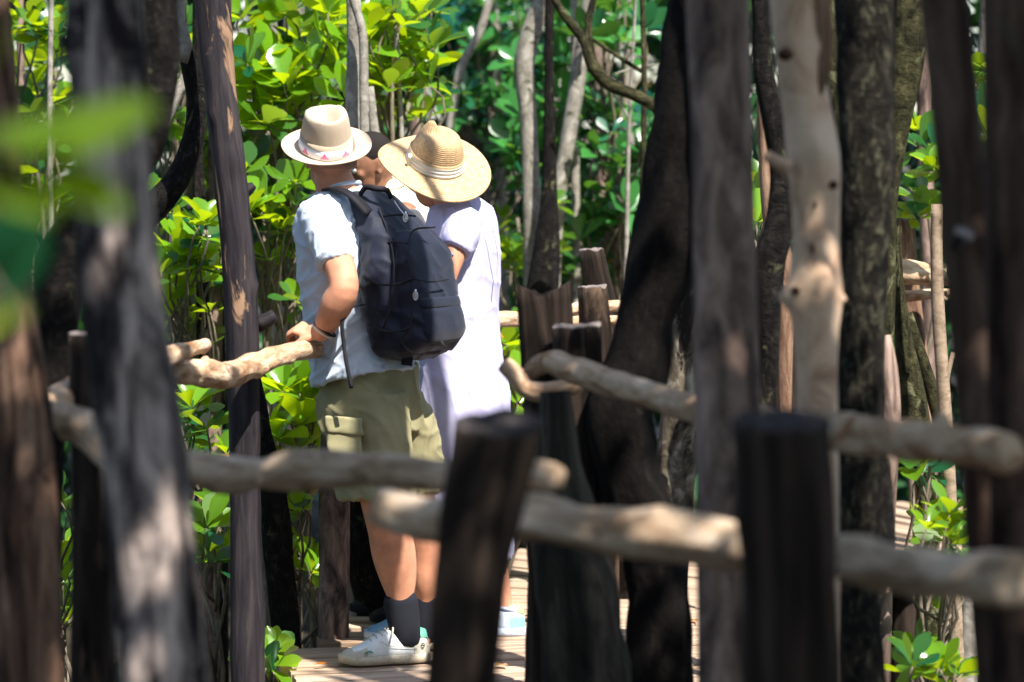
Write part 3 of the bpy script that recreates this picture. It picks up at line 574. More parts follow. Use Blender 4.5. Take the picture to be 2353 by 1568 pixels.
for i, (lb, u, w, d) in enumerate(stems):
    r = random.Random(i + 50); s = r.uniform(-30, 30)
    tree(lb, [(u + s, 0, w * .85), (u + s * .6 + r.uniform(-8, 8), 300, w * .9), (u + r.uniform(-8, 8), 700, w), (u - s * .3, 1150, w * 1.1)], d - .9, M[('grey_lichen', 'taupe_bark', 'grey_lichen')[i % 3]] if i < 14 else M['black_bark'], rough=.08, group='slender background trunks', seg=14, ztop=6.5, crown=(i % 2 if d > 13.9 else None), crown_off=(0, 2.5))

thin = [(455, 700, 1350, 'under the torn rail'), (685, 700, 1350, 'above the grey flat post'), (720, 0, 400, 'left of the pale twin trunk'), (905, 0, 420, 'above the gap between the two hats'), (1440, 0, 560, 'left of the huge black trunk')]
for i, (u, v0, v1, where) in enumerate(thin):
    r = random.Random(i + 900); d = r.uniform(11.0, 12.4); a = r.uniform(-26, 26); w = r.uniform(9, 17)
    tree('thin bare pale stem ' + where, [(u + a, v0, w * .5), (u + a * .4 + r.uniform(-12, 12), (v0 + v1) / 2, w * .8), (u, v1, w)], d, M['twig' if i % 2 else 'grey_lichen'], name='slim_mangrove', rough=.05, seg=8, top=v0 == 0, ztop=4, group='thin bare stems among the leaves',
         branches=[([(u + a * .4, (v0 + v1) / 2, w * .6), (u + a * .4 + r.choice((-1, 1)) * r.uniform(30, 70), (v0 + v1) / 2 - r.uniform(50, 110), w * .45), (u + a * .4 + r.uniform(-90, 90), (v0 + v1) / 2 - r.uniform(130, 220), w * .25)], d)])

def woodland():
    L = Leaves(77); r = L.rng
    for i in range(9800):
        z = r.uniform(-.9, 4.2) if i < 7200 else r.uniform(4, 9.5); y = 16.6 - .28 * z + r.exponential(3.2); x = r.uniform(-.3, .32) * y * 1.3  # high leaves lean forward out of view, shaped to shade those below
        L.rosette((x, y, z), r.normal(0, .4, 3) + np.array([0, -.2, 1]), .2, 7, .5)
    for i in range(5200):                       # same forest carried round unseen sides and back, added to block low skylight
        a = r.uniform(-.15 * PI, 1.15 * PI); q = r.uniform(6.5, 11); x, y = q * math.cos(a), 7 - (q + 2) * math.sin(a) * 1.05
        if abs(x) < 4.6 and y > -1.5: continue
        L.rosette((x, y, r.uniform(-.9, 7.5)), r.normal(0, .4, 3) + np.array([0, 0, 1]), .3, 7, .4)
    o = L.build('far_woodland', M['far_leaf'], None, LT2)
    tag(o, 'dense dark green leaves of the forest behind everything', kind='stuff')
woodland()

# ------------------------------------------------------------------ people
M['skin'] = cloth('skin', (.56, .26, .16), .2, 220, .12, .55); M['skin'].node_tree.nodes['Principled BSDF'].inputs['Subsurface Weight'].default_value = .12
M['skin'].node_tree.nodes['Principled BSDF'].inputs['Subsurface Radius'].default_value = (.02, .008, .004)
M['dark_skin'] = cloth('dark_skin', (.24, .115, .068), .12, 220, .12, .5)
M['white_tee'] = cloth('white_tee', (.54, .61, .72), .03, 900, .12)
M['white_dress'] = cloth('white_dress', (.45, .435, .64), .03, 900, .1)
M['cream_shirt'] = cloth('cream_shirt', (.78, .72, .6), .03, 900, .1)
M['khaki'] = cloth('khaki', (.28, .255, .145), .1, 700, .25)
M['green_trousers'] = cloth('green_trousers', (.03, .06, .05), .1, 700, .2)
M['pack_fabric'] = cloth('pack_fabric', (.006, .009, .023), .15, 800, .3, .62, .15)
M['strap_web'] = cloth('strap_web', (.01, .01, .014), .1, 900, .3, .7)
M['sock'] = cloth('sock', (.012, .013, .02), .1, 500, .4)
M['hair'] = cloth('hair', (.012, .009, .008), .3, 420, 1, .8)
M['grey_hair'] = cloth('grey_hair', (.36, .19, .13), .2, 420, .5, .8)
M['shoe_white'] = plain('shoe_white', (.72, .76, .78), .45)
M['suede'] = plain('suede', (.5, .47, .4), .9)
M['sole'] = wood('sole', [(.3, (.4, .34, .24)), (.6, (.56, .5, .4)), (.8, (.64, .6, .52))], (.22, .16, .1), (.6, .7), 25, grain=40, stretch=1, bump=.1)
M['shoe_green'] = plain('shoe_green', (.1, .36, .25), .6)
M['shoe_blue_shade'] = plain('shoe_blue_shade', (.22, .42, .6), .6)
M['shoe_pale'] = plain('shoe_pale', (.6, .68, .85), .6)
M['neon'] = plain('neon', (.6, .8, .2), .5)
M['metal'] = plain('metal', (.6, .6, .62), .3, .9)
M['bracelet'] = plain('bracelet', (.75, .68, .6), .4)
M['eye_white'] = plain('eye_white', (.7, .66, .62), .2)
M['iris'] = plain('iris', (.02, .012, .01), .15)
M['pink_print'] = plain('pink_print', (.74, .17, .34), .8)
M['ribbon'] = cloth('ribbon', (.74, .76, .82), .03, 900, .1)
M['stripe_ribbon'] = cloth('stripe_ribbon', (.6, .6, .57), .03, 700, .2)
M['trilby'] = cloth('trilby', (.5, .4, .3), .06, 1300, .5)
def straw(name, c1, c2, freq):
    m, nt, B, N, Lk = nodes(name)
    a = N.new('ShaderNodeAttribute'); a.attribute_name = 'tc'
    sx = N.new('ShaderNodeSeparateXYZ'); Lk.new(a.outputs['Vector'], sx.inputs[0])
    def mth(op, x, y):
        q = N.new('ShaderNodeMath'); q.operation = op
        for k, w in enumerate((x, y)):
            if w is None: continue
            if isinstance(w, (int, float)): q.inputs[k].default_value = w
            else: Lk.new(w, q.inputs[k])
        return q.outputs[0]
    ringw = mth('SINE', mth('MULTIPLY', sx.outputs[0], freq), None)
    spk = mth('SINE', mth('ADD', mth('MULTIPLY', sx.outputs[2], 190), mth('MULTIPLY', sx.outputs[0], 900)), None)
    h = mth('ADD', mth('MULTIPLY', ringw, .6), mth('MULTIPLY', spk, .4))
    mp = coords(N, Lk, (1, 1, .15)); nz = noise_tex(N, Lk, mp, 60, 5)
    f = mth('ADD', mth('MULTIPLY', h, .22), nz.outputs[0])
    r = ramp(N, [(.25, c1), (.75, c2)]); Lk.new(f, r.inputs[0]); Lk.new(r.outputs[0], B.inputs['Base Color'])
    B.inputs['Roughness'].default_value = .75; B.inputs['Specular IOR Level'].default_value = .3
    bp = N.new('ShaderNodeBump'); bp.inputs['Strength'].default_value = .5; bp.inputs['Distance'].default_value = .003
    Lk.new(h, bp.inputs['Height']); Lk.new(bp.outputs[0], B.inputs['Normal'])
    return m
M['straw'] = straw('straw', (.42, .25, .11), (.7, .5, .29), 720)
V3 = Vector
def frame(F, up=(0, 0, 1)):
    """columns: right, forward, up"""
    U = V3(up).normalized(); F = V3(F); F = (F - U * F.dot(U)).normalized(); R = F.cross(U)
    return Matrix((R, F, U)).transposed()
def ringpts(c, a, b, Fm, n=32, e=2.3, tilt=0):
    out = []
    for j in range(n):
        t = 2 * PI * j / n; x = math.copysign(abs(math.cos(t)) ** (2 / e), math.cos(t)); y = math.copysign(abs(math.sin(t)) ** (2 / e), math.sin(t))
        q = Fm @ V3((x * a, y * b, 0)); out.append(c + q + V3((0, 0, -tilt * (y * b))))
    return out
def rows(spec, d, Fm, n=32, e=2.3, step=.02):
    """spec rows (u, v, a, b[, tilt[, d]]) -> interpolated list of rings"""
    A = []
    for q in spec:
        dd = q[5] if len(q) > 5 else d; p = P(q[0], q[1], dd); A.append((p.x, p.y, p.z, q[2], q[3], q[4] if len(q) > 4 else 0))
    return [ringpts(V3(k[:3]), k[3], k[4], Fm, n, e, k[5]) for k in spline(A, step)]
def limb(mb, pts, d=None, cap='round', seg=18): return mb.tube(chain(pts, d), .015, seg, cap=cap)
def ridged(c, f, seed=0):
    return 1 - abs(noise.noise(V3((c[0] * f[0] + seed, c[1] * f[1], c[2] * f[2])))) * 2
def head(mb, c, Fm, s=1, nose=True):
    f = lambda x, y, z: c + Fm @ V3((x * s, y * s, z * s))
    mb.ell(c, (.076 * s, .096 * s, .1 * s), Fm); mb.ell(f(0, .02, -.06), (.06 * s, .066 * s, .07 * s), Fm); mb.ell(f(0, .048, -.098), (.03 * s, .03 * s, .024 * s), Fm)
    if nose:
        mb.tube([(*f(0, .09, .0), .011 * s), (*f(0, .108, -.03), .015 * s), (*f(0, .1, -.042), .016 * s)], .01, 12, cap='round')
        for x in (-1, 1):
            mb.ell(f(.034 * x, .083, .012), (.026 * s, .012 * s, .009 * s), Fm, 12, 8); mb.ell(f(.042 * x, .066, -.03), (.022 * s, .016 * s, .02 * s), Fm, 12, 8); mb.ell(f(.014 * x, .098, -.043), (.01 * s, .01 * s, .008 * s), Fm, 10, 6)
        mb.ell(f(0, .088, -.068), (.025 * s, .01 * s, .007 * s), Fm, 12, 6); mb.ell(f(0, .087, -.08), (.022 * s, .011 * s, .008 * s), Fm, 12, 6)
    for x in (-1, 1):
        E = Fm @ Matrix.Rotation(x * .35, 3, 'Z')
        mb.ell(f(.078 * x, -.012, -.018), (.007 * s, .02 * s, .031 * s), E, 12, 10); mb.ell(f(.08 * x, .0, -.042), (.007 * s, .009 * s, .013 * s), E, 10, 8)
def eyes(c, Fm, par, s=1):
    f = lambda x, y, z: c + Fm @ V3((x * s, y * s, z * s))
    for x in (-1, 1):
        e = MB().ell(f(.033 * x, .079, -.008), (.0125,) * 3, Fm, 14, 10).build('eye', M['eye_white'], par)
        MB().ell(f(.033 * x, .0875, -.008), (.006, .005, .006), Fm, 12, 8).build('iris', M['iris'], e)
        MB().tube([(*f(.014 * x, .093, .012), .0035), (*f(.034 * x, .092, .019), .0045), (*f(.054 * x, .08, .013), .002)], .01, 8, cap='round').build('eyebrow', M['hair'], par)
def hand(mb, wrist, pdir, nrm, s=1, curl=(.35, .9, .7), thumb=1):
    """wrist point, direction of palm, outward normal of the back of the hand"""
    p = V3(pdir).normalized(); n = V3(nrm); n = (n - p * n.dot(p)).normalized(); x = p.cross(n) * thumb
    mb.tube([(*wrist, .024 * s), (*(wrist + p * .03 * s), .03 * s)], .01, 14, cap='round')
    for i in range(4):
        mb.tube([(*(wrist + x * (.006 - .012 * i) * s + p * .01), .015 * s), (*(wrist + p * .05 * s + x * (.022 - .0155 * i) * s), .0145 * s), (*(wrist + p * (.092 - .004 * abs(i - 1)) * s + x * (.031 - .0205 * i) * s + n * .004), .0115 * s)], .012, 12, cap='round')
        ln = (.04, .046, .043, .034)[i] * s; q = wrist + p * (.092 - .004 * abs(i - 1)) * s + x * (.031 - .0205 * i) * s + n * .004; dr = p.copy(); a = 0; pts = [(*q, .0105 * s)]
        for k in range(3):
            a += curl[k]; dr = p * math.cos(a) - n * math.sin(a); q = q + dr * ln * (1, .7, .55)[k]; pts.append((*q, (.0095, .0085, .007)[k] * s))
        mb.tube(pts, .008, 10, cap='round')
    q = wrist + x * .025 * s + p * .02 * s
    mb.tube([(*q, .016 * s), (*(q + x * .022 * s + p * .028 * s - n * .008), .0125 * s), (*(q + x * .028 * s + p * .055 * s - n * .026), .0105 * s), (*(q + x * .02 * s + p * .074 * s - n * .044), .008 * s)], .01, 12, cap='round')
def shoe(par, heel, F, mu, ms, mc, mt, Ln=.295, mark=False, lacem=None):
    Fm = frame(F); f = lambda x, y, z: heel + Fm @ V3((x, y, z))
    sN = np.array([0, .04, .1, .2, .32, .45, .58, .7, .8, .9, .96, 1.]); wN = np.array([.014, .031, .04, .044, .044, .043, .045, .047, .046, .037, .025, .008]); hN = np.array([.06, .102, .108, .098, .094, .11, .098, .074, .06, .05, .042, .022])
    def arc(s_, k=1, top=1, low=0, n=17):
        w = np.interp(s_, sN, wN) * k; h = np.interp(s_, sN, hN); pts = []
        for j in range(n):
            a = PI * (low + (1 - 2 * low) * j / (n - 1)); ca, sa = math.cos(a), math.sin(a)
            pts.append(f(math.copysign(abs(ca) ** .75, ca) * w, s_ * Ln + (k - 1) * .1 * (1 if s_ > .5 else -1) * .3, .024 + (h - .024) * min(top, sa ** .8) * k))
        return pts
    ss = list(np.linspace(0, 1, 34))
    sh = MB(); sh.loft([arc(s_) + [f(-.01, s_ * Ln, .02), f(.01, s_ * Ln, .02)] for s_ in ss]); u = sh.build('shoe', mu, par)
    so = MB(); rg = []
    for s_ in np.linspace(0, 1, 30):
        w = np.interp(s_, sN, wN) * 1.1 + .002; y = -.004 + s_ * (Ln + .008)
        tz = .012 * max(0, (s_ - .75) / .25) ** 2
        rg.append([f(-w, y, .004 + tz), f(-w * 1.02, y, .016 + tz), f(-w, y, .03 + tz * .6), f(w, y, .03 + tz * .6), f(w * 1.02, y, .016 + tz), f(w, y, .004 + tz), f(w * .8, y, .0 + tz), f(-w * .8, y, .0 + tz)])
    so.loft(rg); so.build('sole', ms, u)
    cp_ = MB(); cp_.loft([arc(s_, 1.035, .72 if s_ < .86 else 1) for s_ in np.linspace(.72, 1, 12)], False); cp_.build('toe_cap', mc, u)
    hp = MB(); hp.loft([arc(s_, 1.04, .62) for s_ in np.linspace(.0, .2, 8)], False); hp.build('heel_patch', mc, u)
    ht = MB(); ht.loft([arc(s_, 1.05, 1, .22) for s_ in np.linspace(.02, .12, 6)], False); ht.build('heel_tab', mt, u)
    co = MB(); co.tube([(*f(.03 * math.cos(a), (.2 + .165 * math.sin(a)) * Ln, .094 + .006 * math.sin(a)), .006) for a in np.linspace(0, 2 * PI, 20)], .01, 8); co.build('collar', mc if mark else mu, u)
    la = MB()
    for k in range(5):
        s_ = .42 + k * .06; h = np.interp(s_, sN, hN) + .003; la.tube([(*f(-.026, s_ * Ln, h - .012), .003), (*f(0, (s_ + .012) * Ln, h + .003), .0035), (*f(.026, s_ * Ln, h - .012), .003)], .01, 6)
    for x in (-1, 1): la.tube([(*f(0, .44 * Ln, .112), .0035), (*f(.02 * x, .42 * Ln, .12), .0035), (*f(.045 * x, .45 * Ln, .098), .0035), (*f(.046 * x, .48 * Ln, .07), .003)], .008, 6)
    la.build('laces', lacem or mc, u)
    if mark:      # small round c-like mark on the heel, and the side stitching line
        mk = MB(); x = -.04
        def sd(y, z): return f(-np.interp(y / Ln, sN, wN) * 1.07 - .0015, y, z)
        mk.tube([(*sd(.03 + .006 * math.cos(a), .058 + .0075 * math.sin(a)), .0013) for a in np.linspace(.7, 5.6, 10)], .003, 5); mk.tube([(*sd(.03, .058), .0012), (*sd(.036, .058), .0012)], .003, 5)
        mk.build('emblem', M['hair'], u)
        st = MB(); st.tube([(*sd(.05, .05), .0012), (*sd(.1, .058), .0012), (*sd(.15, .066), .0012), (*sd(.175, .08), .0012)], .006, 5); st.build('stitching', M['suede'], u)
        pt = MB(); pt.tube([(*sd(.2, .045), .004), (*sd(.215, .05), .006), (*sd(.23, .042), .004)], .005, 8, squash=.4); pt.build('side_panel', mt, u)
    return u
def hat(par, c, Fm, ra, rb, h, prof, brim, brim_z, dent, mat, th=.004, n=64):
    """prof: list of (radius factor, height factor) from crown top to base"""
    f = lambda x, y, z: c + Fm @ V3((x, y, z))
    rings = []; TC = []; acc = 0
    def ring(fr, z0, ext=0, zf=None, inner=0):
        nonlocal acc
        pts = []
        for j in range(n):
            t = 2 * PI * j / n; ct, st = math.cos(t), math.sin(t)
            x = ct * (ra * fr + ext - inner); y = st * (rb * fr + ext - inner)
            z = z0 * h + (dent(x, y, z0) if z0 > .3 else 0) + (zf(t, ext) if zf else 0)
            pts.append(f(x, y, z)); TC.append((fr * ra + ext - z0 * h, .3, t))
        rings.append(pts)
    for fr, z in prof: ring(fr, z)
    for k in range(1, 11): ring(1, 0, brim * k / 10, brim_z)
    for k in range(10, -1, -1): ring(1, 0, brim * k / 10, lambda t, e: brim_z(t, e) - th)
    for k in (.3, .6): ring(.97, k * .6)
    m = MB(); m.loft(rings, True, TC); return m.build('hat', mat, par), f
def hat_band(par, f, ra, rb, h, z0, z1, prof, mat, name='band', out=.003, n=64):
    pz = [z for _, z in prof][::-1]; pf = [q for q, _ in prof][::-1]; rings = []
    for z, o in ((z0, out * .3), (z0, out), ((z0 + z1) / 2, out * 1.3), (z1, out), (z1, out * .3)):
        fr = np.interp(z / h, pz, pf); rings.append([f(math.cos(2 * PI * j / n) * (ra * fr + o), math.sin(2 * PI * j / n) * (rb * fr + o), z) for j in range(n)])
    m = MB(); m.loft(rings, False)
    m.F = [(i * n + j, i * n + (j + 1) % n, (i + 1) * n + (j + 1) % n, (i + 1) * n + j) for i in range(4) for j in range(n)]
    return m.build(name, mat, par)

def man():
    t = thing('person', 'person in trilby hat, white t-shirt and khaki shorts leaning on the branch rail', 'person', P(930, 1500, 9.45), 'visitors on the boardwalk')
    F = V3((-.83, .55, 0)).normalized(); Fm = frame(F); Lf = V3((0, 0, 1)).cross(F)
    Fh = frame((-.4, .92, -.05)); hc = P(759, 352, 9.38)
    b = MB(); head(b, hc, Fh)
    limb(b, [(763, 370, 84, 9.38), (765, 405, 88, 9.38), (775, 440, 100, 9.38), (790, 470, 120, 9.4)])
    b.loft(rows([(788, 450, .09, .06), (795, 480, .16, .09), (800, 560, .17, .105), (810, 700, .155, .105), (838, 850, .14, .1), (850, 930, .11, .08)], 9.4, Fm, 24))
    # near arm with elbow drawn back, hand on the rail
    limb(b, [(742, 500, 84, 9.24), (766, 580, 80, 9.16), (785, 630, 72, 9.1), (790, 662, 70, 9.08), (776, 695, 76, 9.1), (755, 735, 60, 9.14), (738, 766, 42, 9.17)])
    hand(b, P(737, 768, 9.17), V3((-1, .3, .2)), V3((-.05, -.5, 1)), .9, (.8, 1.0, .8), -1)
    limb(b, [(862, 500, 84, 9.56), (868, 590, 76, 9.66), (850, 660, 68, 9.7), (800, 720, 60, 9.62), (770, 765, 44, 9.5)])
    hand(b, P(766, 768, 9.5), V3((-1, -.1, .1)), V3((0, -.2, 1)), 1.0, (.4, 1., .8), 1)
    # legs
    limb(b, [(848, 900, 100, 9.34), (862, 1040, 104, 9.31), (878, 1150, 100, 9.31), (893, 1215, 98, 9.33), (905, 1272, 102, 9.36), (917, 1340, 80, 9.38), (922, 1385, 54, 9.38), (926, 1420, 42, 9.38), (931, 1460, 36, 9.38)])
    limb(b, [(890, 900, 100, 9.48), (932, 1040, 100, 9.52), (955, 1150, 94, 9.54), (966, 1215, 92, 9.57), (974, 1272, 92, 9.6), (978, 1340, 74, 9.61), (980, 1382, 52, 9.62), (982, 1420, 42, 9.62), (984, 1450, 36, 9.62)])
    limb(b, [(940, 1484, 28, 9.385), (915, 1497, 18, 9.37)]); limb(b, [(994, 1466, 36, 9.62), (940, 1478, 26, 9.58)])
    body = b.blob('body', M['skin'], t, .0055, 4)
    eyes(hc, Fh, t)
    hr = MB(); hr.ell(hc + Fh @ V3((0, -.012, .022)), (.0775, .09, .085), Fh); hr.tube([(*(hc + Fh @ V3((x, -.075 + 5 * x * x, -.035))), .018) for x in (-.055, -.03, 0, .03, .055)], .02, 10, cap='round'); hr.blob('hair', M['grey_hair'], t, .006, 3)
    # t-shirt
    s = MB()
    s.loft(rows([(783, 434, .062, .06, .25), (786, 444, .1, .075, .15), (791, 458, .155, .095, .1), (795, 480, .195, .115), (796, 520, .207, .128), (800, 600, .2, .134), (808, 700, .187, .137), (824, 780, .19, .148, -.02), (838, 850, .2, .155, .12), (842, 868, .203, .157, .24)], 9.4, Fm, 36))
    limb(s, [(732, 482, 96, 9.25), (748, 530, 100, 9.19), (762, 575, 94, 9.15), (771, 606, 90, 9.13)], cap='flat')
    limb(s, [(866, 482, 96, 9.54), (870, 530, 98, 9.62), (872, 590, 88, 9.66)], cap='flat')
    def fold(c, n):
        k = max(0, min(1, (c.z - CAMZ + .75) / .3))
        v = .009 * (ridged((c.x + c.y * .4, c.y, c.z - c.x * .8), (4, 4, 15), 3) ** 3 - .3) + .006 * ridged((c.x + c.z * .5, c.y, c.z - c.x * .9), (16, 16, 12), 1) ** 5
        return v + .004 * noise.noise(c * 11)
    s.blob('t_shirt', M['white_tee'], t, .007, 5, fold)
    cl = MB(); cr = ringpts(P(780, 432, 9.385), .07, .066, Fm, 30, 2, .3); cl.tube([(*p, .007) for p in cr + cr[:1]], .01, 8); cl.build('collar', M['white_tee'], t)
    # shorts
    k = MB()
    k.loft(rows([(851, 838, .165, .132), (851, 880, .172, .142), (850, 940, .182, .15), (856, 990, .18, .145)], 9.41, Fm, 32, 2.4))
    k.loft(rows([(842, 900, .1, .135, 0, 9.34), (846, 980, .102, .142, 0, 9.33), (856, 1060, .1, .135, 0, 9.32), (862, 1142, .1, .128, .12, 9.31)], 9.3, Fm, 28, 2.4))
    k.loft(rows([(885, 900, .1, .13, 0, 9.5), (915, 980, .1, .132, 0, 9.52), (932, 1060, .1, .125, 0, 9.54), (940, 1130, .1, .12, .1, 9.55)], 9.5, Fm, 28, 2.4))
    def kf(c, n): return .011 * ridged((c.x - c.z * .3, c.y, c.z), (10, 10, 3), 12) ** 6 + .008 * (ridged((c.x + c.z * .35, c.y, c.z), (9, 9, 4), 6) ** 2 - .3) + .005 * ridged((c.x, c.y, c.z + c.x * .6), (7, 7, 17), 2) ** 3
    sh = k.blob('shorts', M['khaki'], t, .007, 4, kf)
    pk = MB(); pc = []
    def sidept(u, v, o): return P(u, v, 9.185 - o)
    pk.loft([[sidept(u, v, -.03), sidept(u, v, .016 + .006 * math.sin(PI * q)), sidept(u + 78, v + 8, .012 + .006 * math.sin(PI * q)), sidept(u + 78, v + 8, -.05)] for q, (u, v) in enumerate([(750, 962), (750, 970), (750, 1000), (755, 1046), (757, 1054)])])
    pk.blob('cargo_pocket', M['khaki'], sh, .006, 3, lambda c, n: .003 * ridged(c, (14, 14, 22), 4))
    fl = MB(); fl.loft([[sidept(u, v, -.02), sidept(u, v, .024), sidept(u + 84, v + 6, .02), sidept(u + 84, v + 6, -.05)] for u, v in [(747, 956), (747, 962), (747, 978), (752, 992), (754, 996)]])
    fl.blob('pocket_flap', M['khaki'], sh, .006, 2, lambda c, n: .002 * ridged(c, (20, 20, 20), 2))
    # socks, shoes
    for pts in ([(921, 1382, 60, 9.38), (924, 1405, 58, 9.38), (930, 1440, 54, 9.38), (936, 1472, 46, 9.38)], [(979, 1376, 54, 9.62), (981, 1405, 52, 9.62), (984, 1440, 50, 9.62), (987, 1462, 46, 9.62)]):
        MB().tube(chain(pts, 0), .01, 20, .04, freq=30, cap='round', squash=1.34).build('sock', M['sock'], t)
    h1 = P(984, 1490, 9.42); h1.z = .0
    shoe(t, h1, (-.95, -.28, 0), M['shoe_white'], M['sole'], M['suede'], M['shoe_green'], .3, True)
    h2 = P(1040, 1470, 9.66); h2.z = .0
    shoe(t, h2, (-.95, -.18, 0), M['shoe_white'], M['sole'], M['suede'], M['shoe_green'], .3)
    br = MB(); c = P(741, 762, 9.165); bm = frame((0, -1, 0), (.55, -.1, .8)); rr = ringpts(c, .037, .036, bm, 24, 2); br.tube([(*p, .0035) for p in rr + rr[:1]], .01, 8); br.build('bracelet', M['bracelet'], t)
    br = MB(); c = P(747, 757, 9.16); rr = ringpts(c, .039, .037, bm, 24, 2); br.tube([(*p, .004) for p in rr + rr[:1]], .01, 8); br.build('wristband', M['strap_web'], t)
    # hat
    up = V3((.03, -.5, .86)); Hm = frame((-.3, .95, 0), up); ra, rb, hh = .088, .1, .132
    prof = [(.02, 1), (.2, 1), (.35, 1), (.5, 1), (.6, 1), (.7, .985), (.76, .955), (.8, .88), (.85, .72), (.9, .5), (.95, .25), (1, .0)]
    def dent(x, y, z0):
        return -.055 * math.exp(-(x / .034) ** 2 - ((y - .0) / .058) ** 2) * min(1, (z0 - .3) / .7) + .012 * math.exp(-((y + .075) / .03) ** 2) * z0 - .006 * z0 * (y > .04)
    def bz(tt, e):
        s_ = math.sin(tt); q = e / .06
        return (.026 * max(0, -s_) ** 1.5 + .012 * abs(math.cos(tt)) ** 3) * q ** 1.6 - .014 * max(0, s_) * q
    hc2 = P(750, 336, 9.36)
    ho, f = hat(t, hc2, Hm, ra, rb, hh, prof, .06, bz, dent, M['trilby'])
    bd = hat_band(ho, f, ra, rb, hh, .003, .034, prof, M['ribbon'])
    pz = [z for _, z in prof][::-1]; pf = [q for q, _ in prof][::-1]
    def bandpt(th, z):
        fr = np.interp(z / hh, pz, pf); return f(math.cos(th) * (ra * fr + .0048), math.sin(th) * (rb * fr + .0048), z)
    for th0 in (-2.75, -1.95, -1.12, -.3, 1.2):     # a small pink tent-like print repeated round the band
        e = MB()
        for (x0, x1, z0, x2, x3, z1) in [(a * 1.5, b_ * 1.5, c_, d_ * 1.5, e_ * 1.5, f_) for a, b_, c_, d_, e_, f_ in [(-.105, -.06, .008, -.06, -.03, .016), (-.04, 0, .008, -.03, .005, .017), (.02, .05, .008, .01, .04, .017), (.065, .105, .008, .045, .06, .016), (-.05, .05, .0185, -.035, .03, .022), (-.03, .03, .0235, -.012, .01, .0275)]]:
            V = [bandpt(th0 + x0, z0), bandpt(th0 + x1, z0), bandpt(th0 + x3, z1), bandpt(th0 + x2, z1)]; ctr = sum(V, V3()) / 4; o = (ctr - hc2).normalized() * .0012
            e.loft([[q - o * 2 for q in V], [q for q in V]])
        e.build('print', M['pink_print'], bd, False)
man()

